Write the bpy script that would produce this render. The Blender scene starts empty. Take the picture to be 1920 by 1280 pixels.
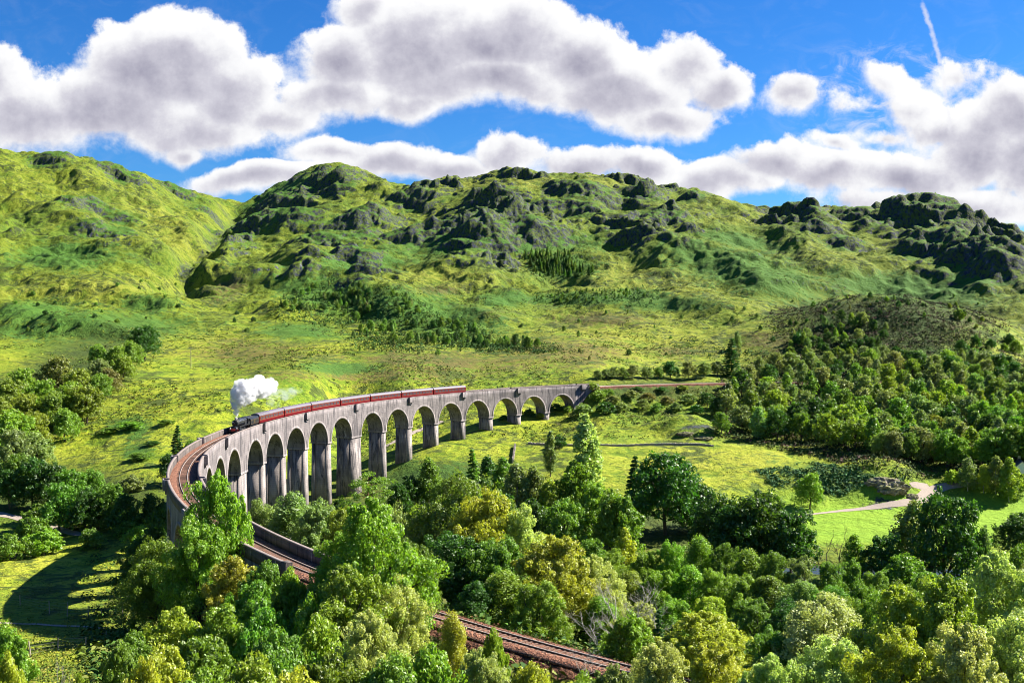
# Railway viaduct in a green glen: steam train, hills, woods.  Units are metres, rail level is z = 0.
import bpy, bmesh, math
import numpy as np
from mathutils import Matrix, Vector

RNG = np.random.default_rng(11)
S = bpy.context.scene
COL = S.collection
# ------------------------------------------------------------------ camera model
FOC, PIT, EYE = 1937.6, 0.0227, 32.26          # focal length in photo pixels, pitch down, eye height
CX, CY, RAD = 163.29, 281.17, 241.0            # centre and radius of the railway curve
TH0, PITCH, EXTRA = 3.3072, 17.21, 4.0         # bearing of the first seen arch, bay length, extra at wide piers
HW = 3.19                                      # half width of the viaduct
SUN_AZ, SUN_EL = math.radians(70), math.radians(40)


def ray(px, py):
    u = (640 - py) / FOC; l = (px - 960) / FOC
    c, s = math.cos(PIT), math.sin(PIT)
    return l, c + u * s, u * c - s


def unp(px, py, d):
    l, y, z = ray(px, py); k = d / math.hypot(l, y)
    return l * k, y * k, z * k + EYE


def project(x, y, z):
    z = z - EYE; c, s = math.cos(PIT), math.sin(PIT)
    d = np.maximum(y * c - z * s, 1e-3); u = z * c + y * s
    return 960 + FOC * x / d, 640 - FOC * u / d


# ------------------------------------------------------------------ noise
_perm = np.random.default_rng(5).permutation(512).astype(np.int32)
_ang = np.random.default_rng(6).uniform(0, 2 * np.pi, 512)
_gx, _gy = np.cos(_ang).astype(np.float32), np.sin(_ang).astype(np.float32)


def noise2(x, y):
    xi = np.floor(x).astype(np.int32); yi = np.floor(y).astype(np.int32)
    xf = (x - xi).astype(np.float32); yf = (y - yi).astype(np.float32)
    u = xf * xf * xf * (xf * (xf * 6 - 15) + 10); v = yf * yf * yf * (yf * (yf * 6 - 15) + 10)

    def g(ix, iy, dx, dy):
        h = _perm[(_perm[ix & 511] + iy) & 511]
        return _gx[h] * dx + _gy[h] * dy
    a = g(xi, yi, xf, yf); b = g(xi + 1, yi, xf - 1, yf)
    c = g(xi, yi + 1, xf, yf - 1); d = g(xi + 1, yi + 1, xf - 1, yf - 1)
    return (a + (b - a) * u + ((c + (d - c) * u) - (a + (b - a) * u)) * v) * 1.5


def fbm(x, y, lam, oct=4, gain=0.5, seed=0.0, ridged=False):
    r = 0; a = 1.0; t = 0; f = 1.0 / lam
    for i in range(oct):
        n = noise2(x * f + 17.3 * i + seed, y * f - 9.1 * i + seed * 1.7)
        if ridged: n = 1 - 2 * np.abs(n)
        r = r + a * n; t += a; a *= gain; f *= 2.03
    return r / t


def sstep(a, b, x):
    t = np.clip((x - a) / (b - a), 0, 1); return t * t * (3 - 2 * t)


# ------------------------------------------------------------------ object helpers
def tag(o, label=None, cat=None, group=None, kind=None):
    if label: o['label'] = label
    if cat: o['category'] = cat
    if group: o['group'] = group
    if kind: o['kind'] = kind
    return o


def link(name, me, parent=None):
    o = bpy.data.objects.new(name, me); COL.objects.link(o)
    if parent: o.parent = parent
    return o


def thing(name, label, cat, loc=(0, 0, 0), rz=0, group=None):
    o = link(name, None); o.location = loc; o.rotation_euler = (0, 0, rz)
    o.empty_display_size = .5
    return tag(o, label, cat, group)


def np_mesh(name, V, F, mats=(), mi=None, smooth=False, attrs=None):
    """V (n,3); F list of arrays (m,k) or one array."""
    if not isinstance(F, (list, tuple)): F = [F]
    F = [np.asarray(f, np.int32) for f in F if len(f)]
    me = bpy.data.meshes.new(name)
    V = np.asarray(V, np.float32)
    me.vertices.add(len(V)); me.vertices.foreach_set('co', V.ravel())
    loops = np.concatenate([f.ravel() for f in F])
    sizes = np.concatenate([np.full(len(f), f.shape[1], np.int32) for f in F])
    me.loops.add(len(loops)); me.loops.foreach_set('vertex_index', loops)
    me.polygons.add(len(sizes))
    me.polygons.foreach_set('loop_start', np.concatenate([[0], np.cumsum(sizes)[:-1]]).astype(np.int32))
    if mi is not None: me.polygons.foreach_set('material_index', np.asarray(mi, np.int32))
    if smooth: me.polygons.foreach_set('use_smooth', np.ones(len(sizes), bool))
    for m in mats: me.materials.append(m)
    for nm, (dom, typ, dat) in (attrs or {}).items():
        a = me.attributes.new(nm, typ, dom)
        a.data.foreach_set('color' if 'COLOR' in typ else 'value', np.asarray(dat, np.float32).ravel())
    me.update(calc_edges=True)
    return me


class MB:
    """collects simple solids into one mesh"""
    def __init__(s): s.v = []; s.f = []; s.n = 0

    def add(s, V, F):
        V = np.asarray(V, float)
        s.v.append(V)
        for f in F: s.f.append([i + s.n for i in f])
        s.n += len(V); return s

    def box(s, a, b, M=None):
        x0, y0, z0 = a; x1, y1, z1 = b
        V = np.array([(x0, y0, z0), (x1, y0, z0), (x1, y1, z0), (x0, y1, z0), (x0, y0, z1), (x1, y0, z1), (x1, y1, z1), (x0, y1, z1)], float)
        if M is not None: V = np.array([M @ Vector(v) for v in V])
        return s.add(V, [(0, 3, 2, 1), (4, 5, 6, 7), (0, 1, 5, 4), (1, 2, 6, 5), (2, 3, 7, 6), (3, 0, 4, 7)])

    def tube(s, P, r, n=8, cap=True):
        P = np.asarray(P, float); r = np.broadcast_to(np.asarray(r, float), (len(P),))
        T = np.gradient(P, axis=0); T /= np.linalg.norm(T, axis=1)[:, None] + 1e-9
        V = []
        ref = np.array([0, 0, 1.]) if abs(T[0][2]) < .9 else np.array([1., 0, 0])
        for p, t, q in zip(P, T, r):
            a = np.cross(ref, t); a /= np.linalg.norm(a) + 1e-9; b = np.cross(t, a)
            an = np.arange(n) * 2 * np.pi / n
            V.append(p + q * (np.cos(an)[:, None] * a + np.sin(an)[:, None] * b))
        V = np.concatenate(V); F = []
        for i in range(len(P) - 1):
            for j in range(n):
                k = (j + 1) % n
                F.append((i * n + j, i * n + k, (i + 1) * n + k, (i + 1) * n + j))
        if cap:
            F.append(tuple(range(n))[::-1]); F.append(tuple((len(P) - 1) * n + j for j in range(n)))
        return s.add(V, F)

    def lathe(s, prof, axis='z', o=(0, 0, 0), n=16):
        """prof: list of (radius, height)"""
        an = np.arange(n) * 2 * np.pi / n; V = []
        for r, h in prof:
            c, d = r * np.cos(an), r * np.sin(an); e = np.full(n, h, float)
            V.append(np.stack({'z': (c, d, e), 'x': (e, c, d), 'y': (d, e, c)}[axis], 1) + np.array(o))
        V = np.concatenate(V); F = []
        for i in range(len(prof) - 1):
            for j in range(n):
                k = (j + 1) % n; F.append((i * n + j, i * n + k, (i + 1) * n + k, (i + 1) * n + j))
        F.append(tuple(range(n))[::-1]); F.append(tuple((len(prof) - 1) * n + j for j in range(n)))
        return s.add(V, F)

    def mesh(s, name, mat, smooth=False):
        me = bpy.data.meshes.new(name)
        me.from_pydata(np.concatenate(s.v).tolist(), [], s.f)
        me.materials.append(mat)
        if smooth:
            me.polygons.foreach_set('use_smooth', np.ones(len(me.polygons), bool))
            me.set_sharp_from_angle(angle=math.radians(40))
        me.update(); return me

    def build(s, name, mat, parent=None, smooth=False):
        return link(name, s.mesh(name, mat, smooth), parent)


# ------------------------------------------------------------------ material helpers
class NT:
    def __init__(s, tree): s.t = tree; s.N = tree.nodes; s.L = tree.links

    def n(s, typ, ins=None, **kw):
        nd = s.N.new(typ)
        for k, v in kw.items(): setattr(nd, k, v)
        for k, v in (ins or {}).items(): s.put(nd.inputs[k], v)
        return nd

    def put(s, sock, v):
        if isinstance(v, bpy.types.NodeSocket): s.L.new(v, sock)
        else:
            try: sock.default_value = v
            except Exception: sock.default_value = tuple(v) + (1,) if len(v) == 3 else v[:3]

    def m(s, op, a, b=None, c=None, clamp=False):
        nd = s.N.new('ShaderNodeMath'); nd.operation = op; nd.use_clamp = clamp
        for i, v in enumerate((a, b, c)):
            if v is not None: s.put(nd.inputs[i], v)
        return nd.outputs[0]

    def vm(s, op, a, b=None, sc=None):
        nd = s.N.new('ShaderNodeVectorMath'); nd.operation = op
        s.put(nd.inputs[0], a)
        if b is not None: s.put(nd.inputs[1], b)
        if sc is not None: s.put(nd.inputs['Scale'], sc)
        return nd.outputs['Value'] if op in ('LENGTH', 'DOT_PRODUCT', 'DISTANCE') else nd.outputs[0]

    def mix(s, f, a, b, mode='MIX'):
        nd = s.N.new('ShaderNodeMix'); nd.data_type = 'RGBA'; nd.blend_type = mode
        s.put(nd.inputs[0], f); s.put(nd.inputs[6], a); s.put(nd.inputs[7], b)
        return nd.outputs[2]

    def ramp(s, f, lo, hi):
        nd = s.N.new('ShaderNodeMapRange'); nd.interpolation_type = 'SMOOTHSTEP'
        s.put(nd.inputs[0], f); s.put(nd.inputs[1], lo); s.put(nd.inputs[2], hi); return nd.outputs[0]

    def noise(s, vec, scale, detail=3, rough=.55, dist=0.0):
        nd = s.n('ShaderNodeTexNoise', {'Vector': vec, 'Scale': scale, 'Detail': detail, 'Roughness': rough, 'Distortion': dist})
        return nd.outputs['Fac']

    def cr(s, f, stops):
        nd = s.N.new('ShaderNodeValToRGB'); e = nd.color_ramp.elements
        while len(e) > 1: e.remove(e[-1])
        for i, (p, c) in enumerate(stops):
            q = e[0] if i == 0 else e.new(p)
            q.position = p; q.color = tuple(c) + (1,)
        s.put(nd.inputs[0], f); return nd.outputs[0]


def material(name):
    m = bpy.data.materials.new(name); m.use_nodes = True
    t = NT(m.node_tree); b = m.node_tree.nodes['Principled BSDF']
    return m, t, b


def simple(name, col, rough=.6, metal=0, noise=.25, scale=2.0, bump=0.0):
    m, t, b = material(name)
    tc = t.n('ShaderNodeTexCoord').outputs['Object']
    f = t.noise(tc, scale, 4)
    c0 = [c * (1 - noise) for c in col]; c1 = [min(1, c * (1 + noise)) for c in col]
    t.put(b.inputs['Base Color'], t.mix(f, c0, c1))
    b.inputs['Roughness'].default_value = rough; b.inputs['Metallic'].default_value = metal
    if bump:
        bn = t.n('ShaderNodeBump', {'Height': f, 'Strength': bump, 'Distance': .1}); t.put(b.inputs['Normal'], bn.outputs[0])
    return m


# ------------------------------------------------------------------ railway curve helpers
def th_of(s): return TH0 - np.asarray(s, float) / RAD


def P3(s, dr, z):
    t = th_of(s)
    return np.stack(np.broadcast_arrays(CX + (RAD + dr) * np.cos(t), CY + (RAD + dr) * np.sin(t), z), -1)


def arch_s(i): return PITCH * i + EXTRA * ((i >= 3) + (i >= 8) * 1)


S_NEAR, S_FAR = -116.0, 284.0                  # ends of the viaduct along the curve
# ------------------------------------------------------------------ terrain height field (polar grid round the view point)
CP = []                                         # control points: azimuth px, distance, z


def cpz(px, d, z): CP.append((px, d, z))


def cpp(px, py, d): CP.append((px, d, unp(px, py, d)[2]))


for px in (-700, -200, 300, 800, 1300, 1800, 2300, 2700):
    for d, z in ((4, 30.6), (10, 28.2), (20, 23.6), (38, 15.5)): cpz(px, d, z)
for px, L in {
    -500: ((60, 9), (90, 3), (130, -7), (176, -16), (235, -24), (300, -27), (380, -25)),
    0: ((60, 9.5), (90, 3), (130, -7), (176, -17), (235, -25.5), (290, -27.5), (330, -27)),
    250: ((60, 8), (90, 1), (130, -8), (176, -18), (235, -26), (290, -27.5)),
    500: ((60, 6), (90, -3), (130, -11), (170, -18), (220, -25), (280, -30), (330, -32), (370, -31.5)),
    800: ((60, 6), (90, -2), (130, -9), (170, -18), (220, -27), (280, -31), (340, -30)),
    1100: ((60, 6), (90, -2), (130, -9), (170, -18), (220, -27), (270, -33), (320, -31)),
    1400: ((60, 6.5), (90, -1), (130, -10), (170, -19), (220, -29), (270, -34), (310, -32)),
    1700: ((60, 6.5), (90, -1), (130, -10), (170, -20), (220, -30), (270, -34.5), (310, -32), (350, -32)),
    2000: ((60, 6), (90, -1), (130, -10), (170, -20), (220, -30), (270, -34.5), (310, -32), (350, -32)),
    2500: ((60, 2), (90, -8), (130, -18), (170, -26), (220, -32), (270, -34), (350, -32)),
}.items():
    for d, z in L: cpz(px, d, z)
for a in [
    # valley and lower slopes (px, py, d)
    (0, 900, 370), (100, 850, 420), (0, 800, 455), (0, 720, 545), (150, 780, 460), (250, 820, 415), (300, 900, 352), (-300, 850, 430), (-300, 720, 560),
    (430, 775, 430), (430, 700, 550), (640, 800, 480), (580, 900, 400), (700, 865, 418), (800, 826, 448), (900, 715, 525), (750, 720, 505), (600, 732, 485),
    (620, 945, 360), (720, 902, 393), (768, 864, 407), (818, 836, 420), (869, 824, 433), (920, 807, 445), (973, 797, 457), (1026, 785, 470), (1080, 755, 486),
    (1000, 705, 525), (1100, 722, 500), (1200, 716, 520), (1330, 714, 535), (1200, 780, 470), (1310, 812, 440), (1200, 860, 398), (1050, 850, 405), (1100, 880, 378), (900, 880, 385),
    (1450, 900, 372), (1350, 880, 388), (1250, 690, 590), (1600, 930, 360), (1750, 915, 383), (1900, 895, 385), (1700, 945, 352), (1550, 965, 338), (2100, 890, 390), (2300, 880, 400),
    (1450, 820, 445), (1600, 850, 420), (1500, 740, 530), (1400, 690, 600), (1700, 800, 465), (1700, 700, 575), (1500, 660, 650), (1600, 620, 690), (1700, 600, 715), (1650, 592, 750), (1560, 602, 740), (1780, 602, 750), (1840, 620, 735),
    (1460, 620, 730), (1900, 850, 425), (1900, 700, 590), (1880, 640, 720), (1930, 670, 700), (2100, 700, 600), (2100, 640, 760),
    # behind the knoll
    (1650, 600, 860), (1750, 606, 860), (1550, 602, 850), (1850, 600, 870), (1950, 600, 870),
    # left hillside
    (0, 660, 650), (200, 700, 545), (200, 640, 700), (200, 580, 850), (0, 580, 850), (100, 500, 1060), (300, 520, 1010), (200, 430, 1270), (0, 420, 1280), (100, 350, 1480), (300, 420, 1340), (360, 400, 1500), (-300, 600, 800), (-300, 420, 1280), (-300, 300, 1650),
    (330, 640, 680), (330, 575, 860), (300, 600, 800),
    # gully
    (320, 572, 900), (345, 530, 1010), (372, 480, 1150), (400, 445, 1310), (425, 415, 1520), (445, 392, 1800),
    # middle hillside
    (450, 640, 680), (450, 590, 820), (480, 540, 960), (450, 500, 1080), (520, 480, 1110), (600, 640, 680), (600, 580, 840), (620, 520, 990), (600, 460, 1180), (560, 400, 1500),
    (500, 430, 1340), (800, 640, 690), (800, 590, 830), (800, 540, 950), (800, 490, 1060), (750, 440, 1200), (700, 400, 1380), (850, 400, 1330), (850, 460, 1110),
    (1000, 640, 690), (1000, 580, 850), (1000, 530, 970), (1000, 480, 1070), (1000, 440, 1140), (1000, 390, 1290), (960, 350, 1430), (1150, 560, 890), (1150, 500, 1030), (1150, 440, 1140), (1150, 390, 1280), (1100, 350, 1420),
    (1200, 640, 690), (1300, 600, 790), (1300, 540, 930), (1300, 480, 1060), (1280, 420, 1180), (1400, 580, 830), (1450, 500, 1010), (1430, 440, 1150), (1550, 520, 980), (1600, 470, 1090), (1560, 420, 1240),
    (1700, 540, 960), (1700, 490, 1040), (1700, 450, 1130), (1700, 400, 1270), (1800, 540, 970), (1850, 500, 1020), (1880, 470, 1080), (1920, 560, 930), (2000, 500, 1000), (2100, 560, 930), (2150, 470, 1100), (2400, 560, 900), (2400, 450, 1150),
]: cpp(*a)
RIDGE = [(-600, 300, 1800), (-420, 285, 1780), (-250, 270, 1750), (-100, 268, 1720), (0, 279, 1700), (50, 286, 1690), (100, 283, 1690), (150, 291, 1700), (200, 303, 1720), (250, 319, 1740), (300, 337, 1760), (350, 354, 1800),
         (400, 368, 1850), (450, 379, 1950), (480, 370, 1980), (510, 348, 1900), (540, 336, 1880), (580, 313, 1860), (620, 304, 1850), (660, 309, 1860), (700, 326, 1860), (745, 346, 1850), (780, 342, 1640), (850, 328, 1600), (885, 335, 1590), (925, 318, 1570),
         (975, 312, 1560), (1015, 323, 1560), (1100, 325, 1560), (1190, 326, 1550), (1240, 346, 1530), (1290, 349, 1520), (1340, 365, 1500), (1390, 380, 1480), (1435, 388, 1450), (1480, 383, 1430), (1515, 372, 1420), (1560, 386, 1420), (1600, 388, 1420),
         (1640, 382, 1420), (1690, 365, 1420), (1740, 361, 1420), (1790, 375, 1410), (1830, 398, 1400), (1870, 426, 1390), (1920, 433, 1380), (2000, 430, 1380), (2150, 420, 1380), (2400, 410, 1400), (2650, 400, 1400)]
for px, py, d in RIDGE:
    cpp(px, py, d)
    CP.append((px, d * 1.22, unp(px, py, d)[2] - 45)); CP.append((px, d * 1.8, unp(px, py, d)[2] - 150))


def tps_fit(P, val):
    n = len(P); d2 = ((P[:, None] - P[None]) ** 2).sum(2)
    K = np.where(d2 > 0, d2 * np.log(d2 + 1e-12) * .5, 0) + np.eye(n) * 2e-4
    A = np.zeros((n + 3, n + 3)); A[:n, :n] = K; A[:n, n] = 1; A[:n, n + 1:] = P; A[n, :n] = 1; A[n + 1:, :n] = P.T
    return np.linalg.solve(A, np.concatenate([val, np.zeros(3)]))


def tps_eval(P, w, Q):
    out = np.empty(len(Q))
    for i in range(0, len(Q), 20000):
        q = Q[i:i + 20000]
        d2 = (q[:, 0:1] - P[None, :, 0]) ** 2 + (q[:, 1:2] - P[None, :, 1]) ** 2
        out[i:i + 20000] = (d2 * np.log(d2 + 1e-12) * .5) @ w[:len(P)] + w[len(P)] + q @ w[len(P) + 1:]
    return out


CP = np.array(CP)
_u = np.arctan((CP[:, 0] - 960) / FOC); _P = np.stack([_u * 6.0, np.log(CP[:, 1]) * 2.2], 1)
_tan = (CP[:, 2] - EYE) / CP[:, 1]
_w = tps_fit(_P, _tan)

A0, A1 = math.radians(-36), math.radians(36)
NA = 1150
DIST = np.concatenate([np.geomspace(4, 100, 150)[:-1], np.geomspace(100, 700, 420)[:-1], np.geomspace(700, 2050, 560)[:-1], np.geomspace(2050, 3300, 50)])
LD = np.log(DIST); NR = len(DIST)
AZ = np.linspace(A0, A1, NA)
# coarse evaluation, then bilinear
_ca = np.linspace(A0, A1, 260); _cd = np.linspace(LD[0], LD[-1], 330)
_q = np.stack(np.meshgrid(_ca * 6.0, _cd * 2.2, indexing='xy'), -1).reshape(-1, 2)
_T = tps_eval(_P, _w, _q).reshape(330, 260)


def bil(T, a, l, a0, a1, l0, l1):
    nl, na = T.shape
    fa = np.clip((a - a0) / (a1 - a0) * (na - 1), 0, na - 1.001); fl = np.clip((l - l0) / (l1 - l0) * (nl - 1), 0, nl - 1.001)
    i = fa.astype(int); j = fl.astype(int); fa = fa - i; fl = fl - j
    return (T[j, i] * (1 - fa) + T[j, i + 1] * fa) * (1 - fl) + (T[j + 1, i] * (1 - fa) + T[j + 1, i + 1] * fa) * fl


GA, GL = np.meshgrid(AZ, LD)                    # (NR, NA)
GD = np.exp(GL)
GX = GD * np.sin(GA); GY = GD * np.cos(GA)
GZ = EYE + bil(_T, GA, GL, A0, A1, LD[0], LD[-1]) * GD
PXg, PYg = project(GX, GY, GZ)


def blob(px, py, rx, ry, rot=0.0, pw=1.0):
    c, s = math.cos(rot), math.sin(rot)
    dx, dy = PXg - px, PYg - py
    u = (dx * c + dy * s) / rx; v = (-dx * s + dy * c) / ry
    return np.exp(-(u * u + v * v) ** pw)


def blobs(L):
    r = np.zeros_like(PXg)
    for b in L: r = np.maximum(r, blob(*b))
    return r


front = (GD < 2300)
# --- broad relief
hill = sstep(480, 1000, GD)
wx, wy = GX + 30 * fbm(GX, GY, 160, 2, seed=3), GY + 30 * fbm(GX, GY, 160, 2, seed=8)
n_big = fbm(wx, wy, 190, 4, .5, seed=1)
n_mid = fbm(wx, wy, 60, 4, .55, seed=2)
n_rid = fbm(wx, wy, 85, 4, .5, seed=4, ridged=True)
n_fin = fbm(GX, GY, 14, 4, .6, seed=5)
damp = 1 - .75 * sstep(1300, 1500, GD) * sstep(.0, 1, front)
GZ = GZ + hill * (n_big * 15 * damp + n_mid * 9 + n_rid * 4.5 + 5 * fbm(wx, wy, 95, 3, .5, seed=35)) + sstep(250, 600, GD) * n_mid * 1.2 + n_fin * (.25 + 1.5 * hill)
GZ += sstep(120, 300, GD) * (1 - hill) * fbm(GX, GY, 22, 3, .5, seed=7) * .7
# --- crags: terraced rock bands inside the zones the photograph shows
crag = blobs([(1000, 430, 330, 62), (930, 330, 120, 35), (1190, 345, 130, 40), (1000, 372, 290, 45), (560, 370, 130, 42, -.45), (620, 495, 170, 38, -.1), (1720, 415, 150, 58, .15), (1800, 480, 170, 38, .2), (1500, 395, 110, 32),
              (1620, 470, 90, 24, .1), (60, 325, 120, 35), (180, 390, 110, 34), (330, 320, 200, 16, .3), (60, 455, 130, 34), (250, 480, 150, 26, -.1), (1220, 465, 110, 32), (760, 420, 100, 30), (720, 370, 70, 26), (820, 350, 110, 22),
              (1330, 420, 110, 20, .2), (900, 505, 120, 26), (700, 550, 110, 26), (1880, 430, 90, 30, .4), (1240, 405, 120, 30), (450, 455, 60, 30, -.8)])
brk = sstep(-.34, .20, fbm(wx, wy, 130, 3, .55, seed=31)) * (.45 + .55 * sstep(-.35, .2, fbm(wx, wy, 48, 3, .55, seed=33)))
crag = np.clip(crag * 1.25, 0, 1) * front * (1 - .5 * sstep(480, 330, PXg)) * brk
cragn = np.clip(crag + .5 * n_mid - .02, 0, 1) * crag
crag_far = sstep(700, 950, GD) * sstep(-.02, .35, n_mid + .25 * n_rid) * .16 * front * (PYg < 560)
cm = np.clip(np.maximum(cragn, crag_far), 0, 1)


def terrace(z, st, wv, edge):
    q = (z + wv) / st; fl = np.floor(q); fr = q - fl
    nf = sstep(0, edge, fr) * .84 + .16 * fr
    return (nf - fr) * st


GZ = GZ + .8 * cm * terrace(GZ, 27, 42 * fbm(wx, wy, 120, 3, seed=9) + 10 * n_rid, .30)
GZ = GZ + cm * .55 * terrace(GZ, 10, 10 * fbm(wx, wy, 45, 3, seed=12), .36)
rough = fbm(GX, GY, 16, 4, .6, seed=13, ridged=True)
GZ = GZ + cm * (rough * 1.0 + fbm(GX, GY, 6, 2, .6, seed=14) * 1.2)
# wooded knoll: small rock steps
kn = blob(1660, 580, 220, 40) * sstep(900, 800, GD) * sstep(560, 680, GD)
GZ = GZ + kn * (.5 * terrace(GZ, 6, 6 * n_mid + 3 * n_fin, .5) + rough * 1.2)
# stream gully on the hill
gp = np.array([unp(*p) for p in [(318, 575, 905), (332, 548, 960), (350, 520, 1040), (362, 492, 1110), (380, 468, 1200), (405, 440, 1330), (425, 415, 1520), (448, 392, 1800)]])


def dist_poly(x, y, P):
    best = np.full(np.shape(x), 1e9)
    for a, b in zip(P[:-1], P[1:]):
        vx, vy = b[0] - a[0], b[1] - a[1]
        t = np.clip(((x - a[0]) * vx + (y - a[1]) * vy) / (vx * vx + vy * vy), 0, 1)
        best = np.minimum(best, np.hypot(x - a[0] - t * vx, y - a[1] - t * vy))
    return best


gd = dist_poly(GX + 6 * n_mid * 3, GY, gp)
gully = np.exp(-(gd / 16) ** 2)
GZ -= gully * 17
_kx, _ky, _kz = unp(1665, 560, 745); _kd = ((GX - _kx) / 92) ** 2 + ((GY - _ky) / 95) ** 2
GZ = GZ + 13 * np.exp(-_kd ** 1.5) * (1 + .12 * n_mid)
# --- ice-worn knobs: steep broken rock towards the viewer's left, gentle grass behind
KNOBS = [(930, 352, 62), (985, 332, 60), (890, 356, 40), (1105, 362, 60), (1055, 348, 40), (1190, 348, 55), (850, 352, 45), (775, 362, 45), (720, 386, 50), (690, 414, 55), (860, 402, 55), (950, 388, 50), (1012, 392, 48), (1085, 396, 50), (1160, 392, 45), (1232, 404, 60), (1200, 426, 55), (900, 432, 70), (970, 446, 75), (1050, 444, 70), (1122, 446, 60), (800, 412, 55), (835, 446, 60), (760, 446, 55), (1292, 357, 26), (1345, 378, 28), (1422, 404, 34), (1500, 396, 52), (1545, 396, 30), (1600, 406, 46), (1735, 400, 112), (1600, 412, 60), (1615, 474, 60), (1575, 466, 36), (1760, 466, 72), (1835, 478, 66), (1868, 496, 46), (1540, 444, 36), (612, 338, 55), (560, 356, 58), (645, 350, 28), (520, 378, 36), (498, 400, 36), (600, 474, 64), (664, 496, 46), (20, 318, 36), (66, 334, 40), (180, 398, 52), (128, 392, 26), (232, 410, 36), (100, 300, 36), (232, 318, 46), (160, 300, 36), (205, 450, 60), (40, 446, 55), (420, 446, 26), (470, 420, 30), (330, 360, 36), (380, 395, 24), (640, 430, 46), (690, 450, 40), (570, 420, 40), (1840, 440, 40), (1890, 450, 40)]
kz = np.zeros_like(GZ); kmask = np.zeros_like(GZ); kr = np.random.default_rng(77)
_kn1 = fbm(GX, GY, 34, 4, .6, seed=61); _kn2 = fbm(GX, GY, 11, 3, .6, seed=62)
for px, py, rpx in KNOBS:
    pxs, pys = project(GX[::6, ::6], GY[::6, ::6], GZ[::6, ::6]); dd_ = (pxs - px) ** 2 + (pys - py) ** 2 + np.where(GD[::6, ::6] < 500, 1e9, 0)
    j, i = np.unravel_index(np.argmin(dd_), dd_.shape); x0, y0, d0 = GX[j * 6, i * 6], GY[j * 6, i * 6], GD[j * 6, i * 6]
    R = rpx * d0 / FOC; ja, jb = np.searchsorted(DIST, [d0 - 3.6 * R, d0 + 3.6 * R]); da = 3.2 * R / d0 / (AZ[1] - AZ[0]); ia, ib = max(0, int(i * 6 - da)), min(NA, int(i * 6 + da))
    sl = (slice(ja, jb), slice(ia, ib)); a_ = math.atan2(x0, y0) + kr.uniform(-.25, .25)
    ux_, uy_ = math.cos(a_), -math.sin(a_); vx_, vy_ = math.sin(a_), math.cos(a_)
    u_ = ((GX[sl] - x0) * ux_ + (GY[sl] - y0) * uy_) / R; v_ = ((GX[sl] - x0) * vx_ + (GY[sl] - y0) * vy_) / (R * 1.15)
    nz = .5 if rpx > 80 else 1.0; s_ = v_ * .85 + u_ * .45 + nz * (.40 * _kn1[sl] + .10 * _kn2[sl]); lat = u_ * .9 - v_ * .35 + .3 * _kn1[sl]
    pr = (.62 * sstep(-.46, -.14, s_) + .38 * sstep(-.14, .25, s_)) * np.exp(-np.maximum(s_, 0) ** 2 / 1.5) * np.exp(-np.abs(lat) ** 3)
    kz[sl] = np.maximum(kz[sl], R * (kr.uniform(.34, .50) if rpx < 80 else .40) * pr); kmask[sl] = np.maximum(kmask[sl], np.exp(-(u_ ** 2 + v_ ** 2) * .7))
FOLDS = [(700, 560, 100), (640, 520, 85), (560, 492, 80), (850, 530, 90), (430, 530, 60), (300, 490, 90), (180, 470, 90), (120, 545, 110), (250, 575, 80), (60, 610, 110), (1250, 490, 100), (1400, 520, 100), (1550, 500, 90), (1000, 545, 90), (1150, 570, 80), (760, 600, 80), (500, 590, 70), (200, 640, 80), (330, 430, 70), (80, 400, 90), (250, 380, 70), (1320, 580, 80), (1700, 520, 90), (1480, 440, 70), (1360, 400, 60), (640, 420, 80), (540, 420, 70), (720, 340, 60), (1830, 540, 80), (900, 600, 70), (150, 330, 70), (30, 520, 80), (380, 470, 40)]
for px, py, rpx in FOLDS:
    pxs, pys = project(GX[::6, ::6], GY[::6, ::6], GZ[::6, ::6]); dd_ = (pxs - px) ** 2 + (pys - py) ** 2 + np.where(GD[::6, ::6] < 450, 1e9, 0)
    j, i = np.unravel_index(np.argmin(dd_), dd_.shape); x0, y0, d0 = GX[j * 6, i * 6], GY[j * 6, i * 6], GD[j * 6, i * 6]
    R = rpx * d0 / FOC; ja, jb = np.searchsorted(DIST, [max(430, d0 - 3.4 * R), d0 + 3.4 * R]); da = 3.4 * R / d0 / (AZ[1] - AZ[0]); ia, ib = max(0, int(i * 6 - da)), min(NA, int(i * 6 + da))
    sl = (slice(ja, jb), slice(ia, ib)); a_ = math.atan2(x0, y0) + kr.uniform(-.3, .3)
    u_ = ((GX[sl] - x0) * math.cos(a_) - (GY[sl] - y0) * math.sin(a_)) / R; v_ = ((GX[sl] - x0) * math.sin(a_) + (GY[sl] - y0) * math.cos(a_)) / (R * 1.3)
    s_ = v_ * .55 + u_ * .75 + .22 * _kn1[sl] + .06 * _kn2[sl]; lat = u_ * .6 - v_ * .7 + .2 * _kn1[sl]
    kz[sl] += R * kr.uniform(.20, .30) * sstep(-.62, .05, s_) * np.exp(-np.maximum(s_, 0) ** 2 / .9) * np.exp(-np.abs(lat / 1.15) ** 3)
GZ = GZ + kz; cm = np.maximum(cm, kmask * .8)
GZ = GZ + kmask * (rough * .6 + _kn2 * .6)
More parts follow.
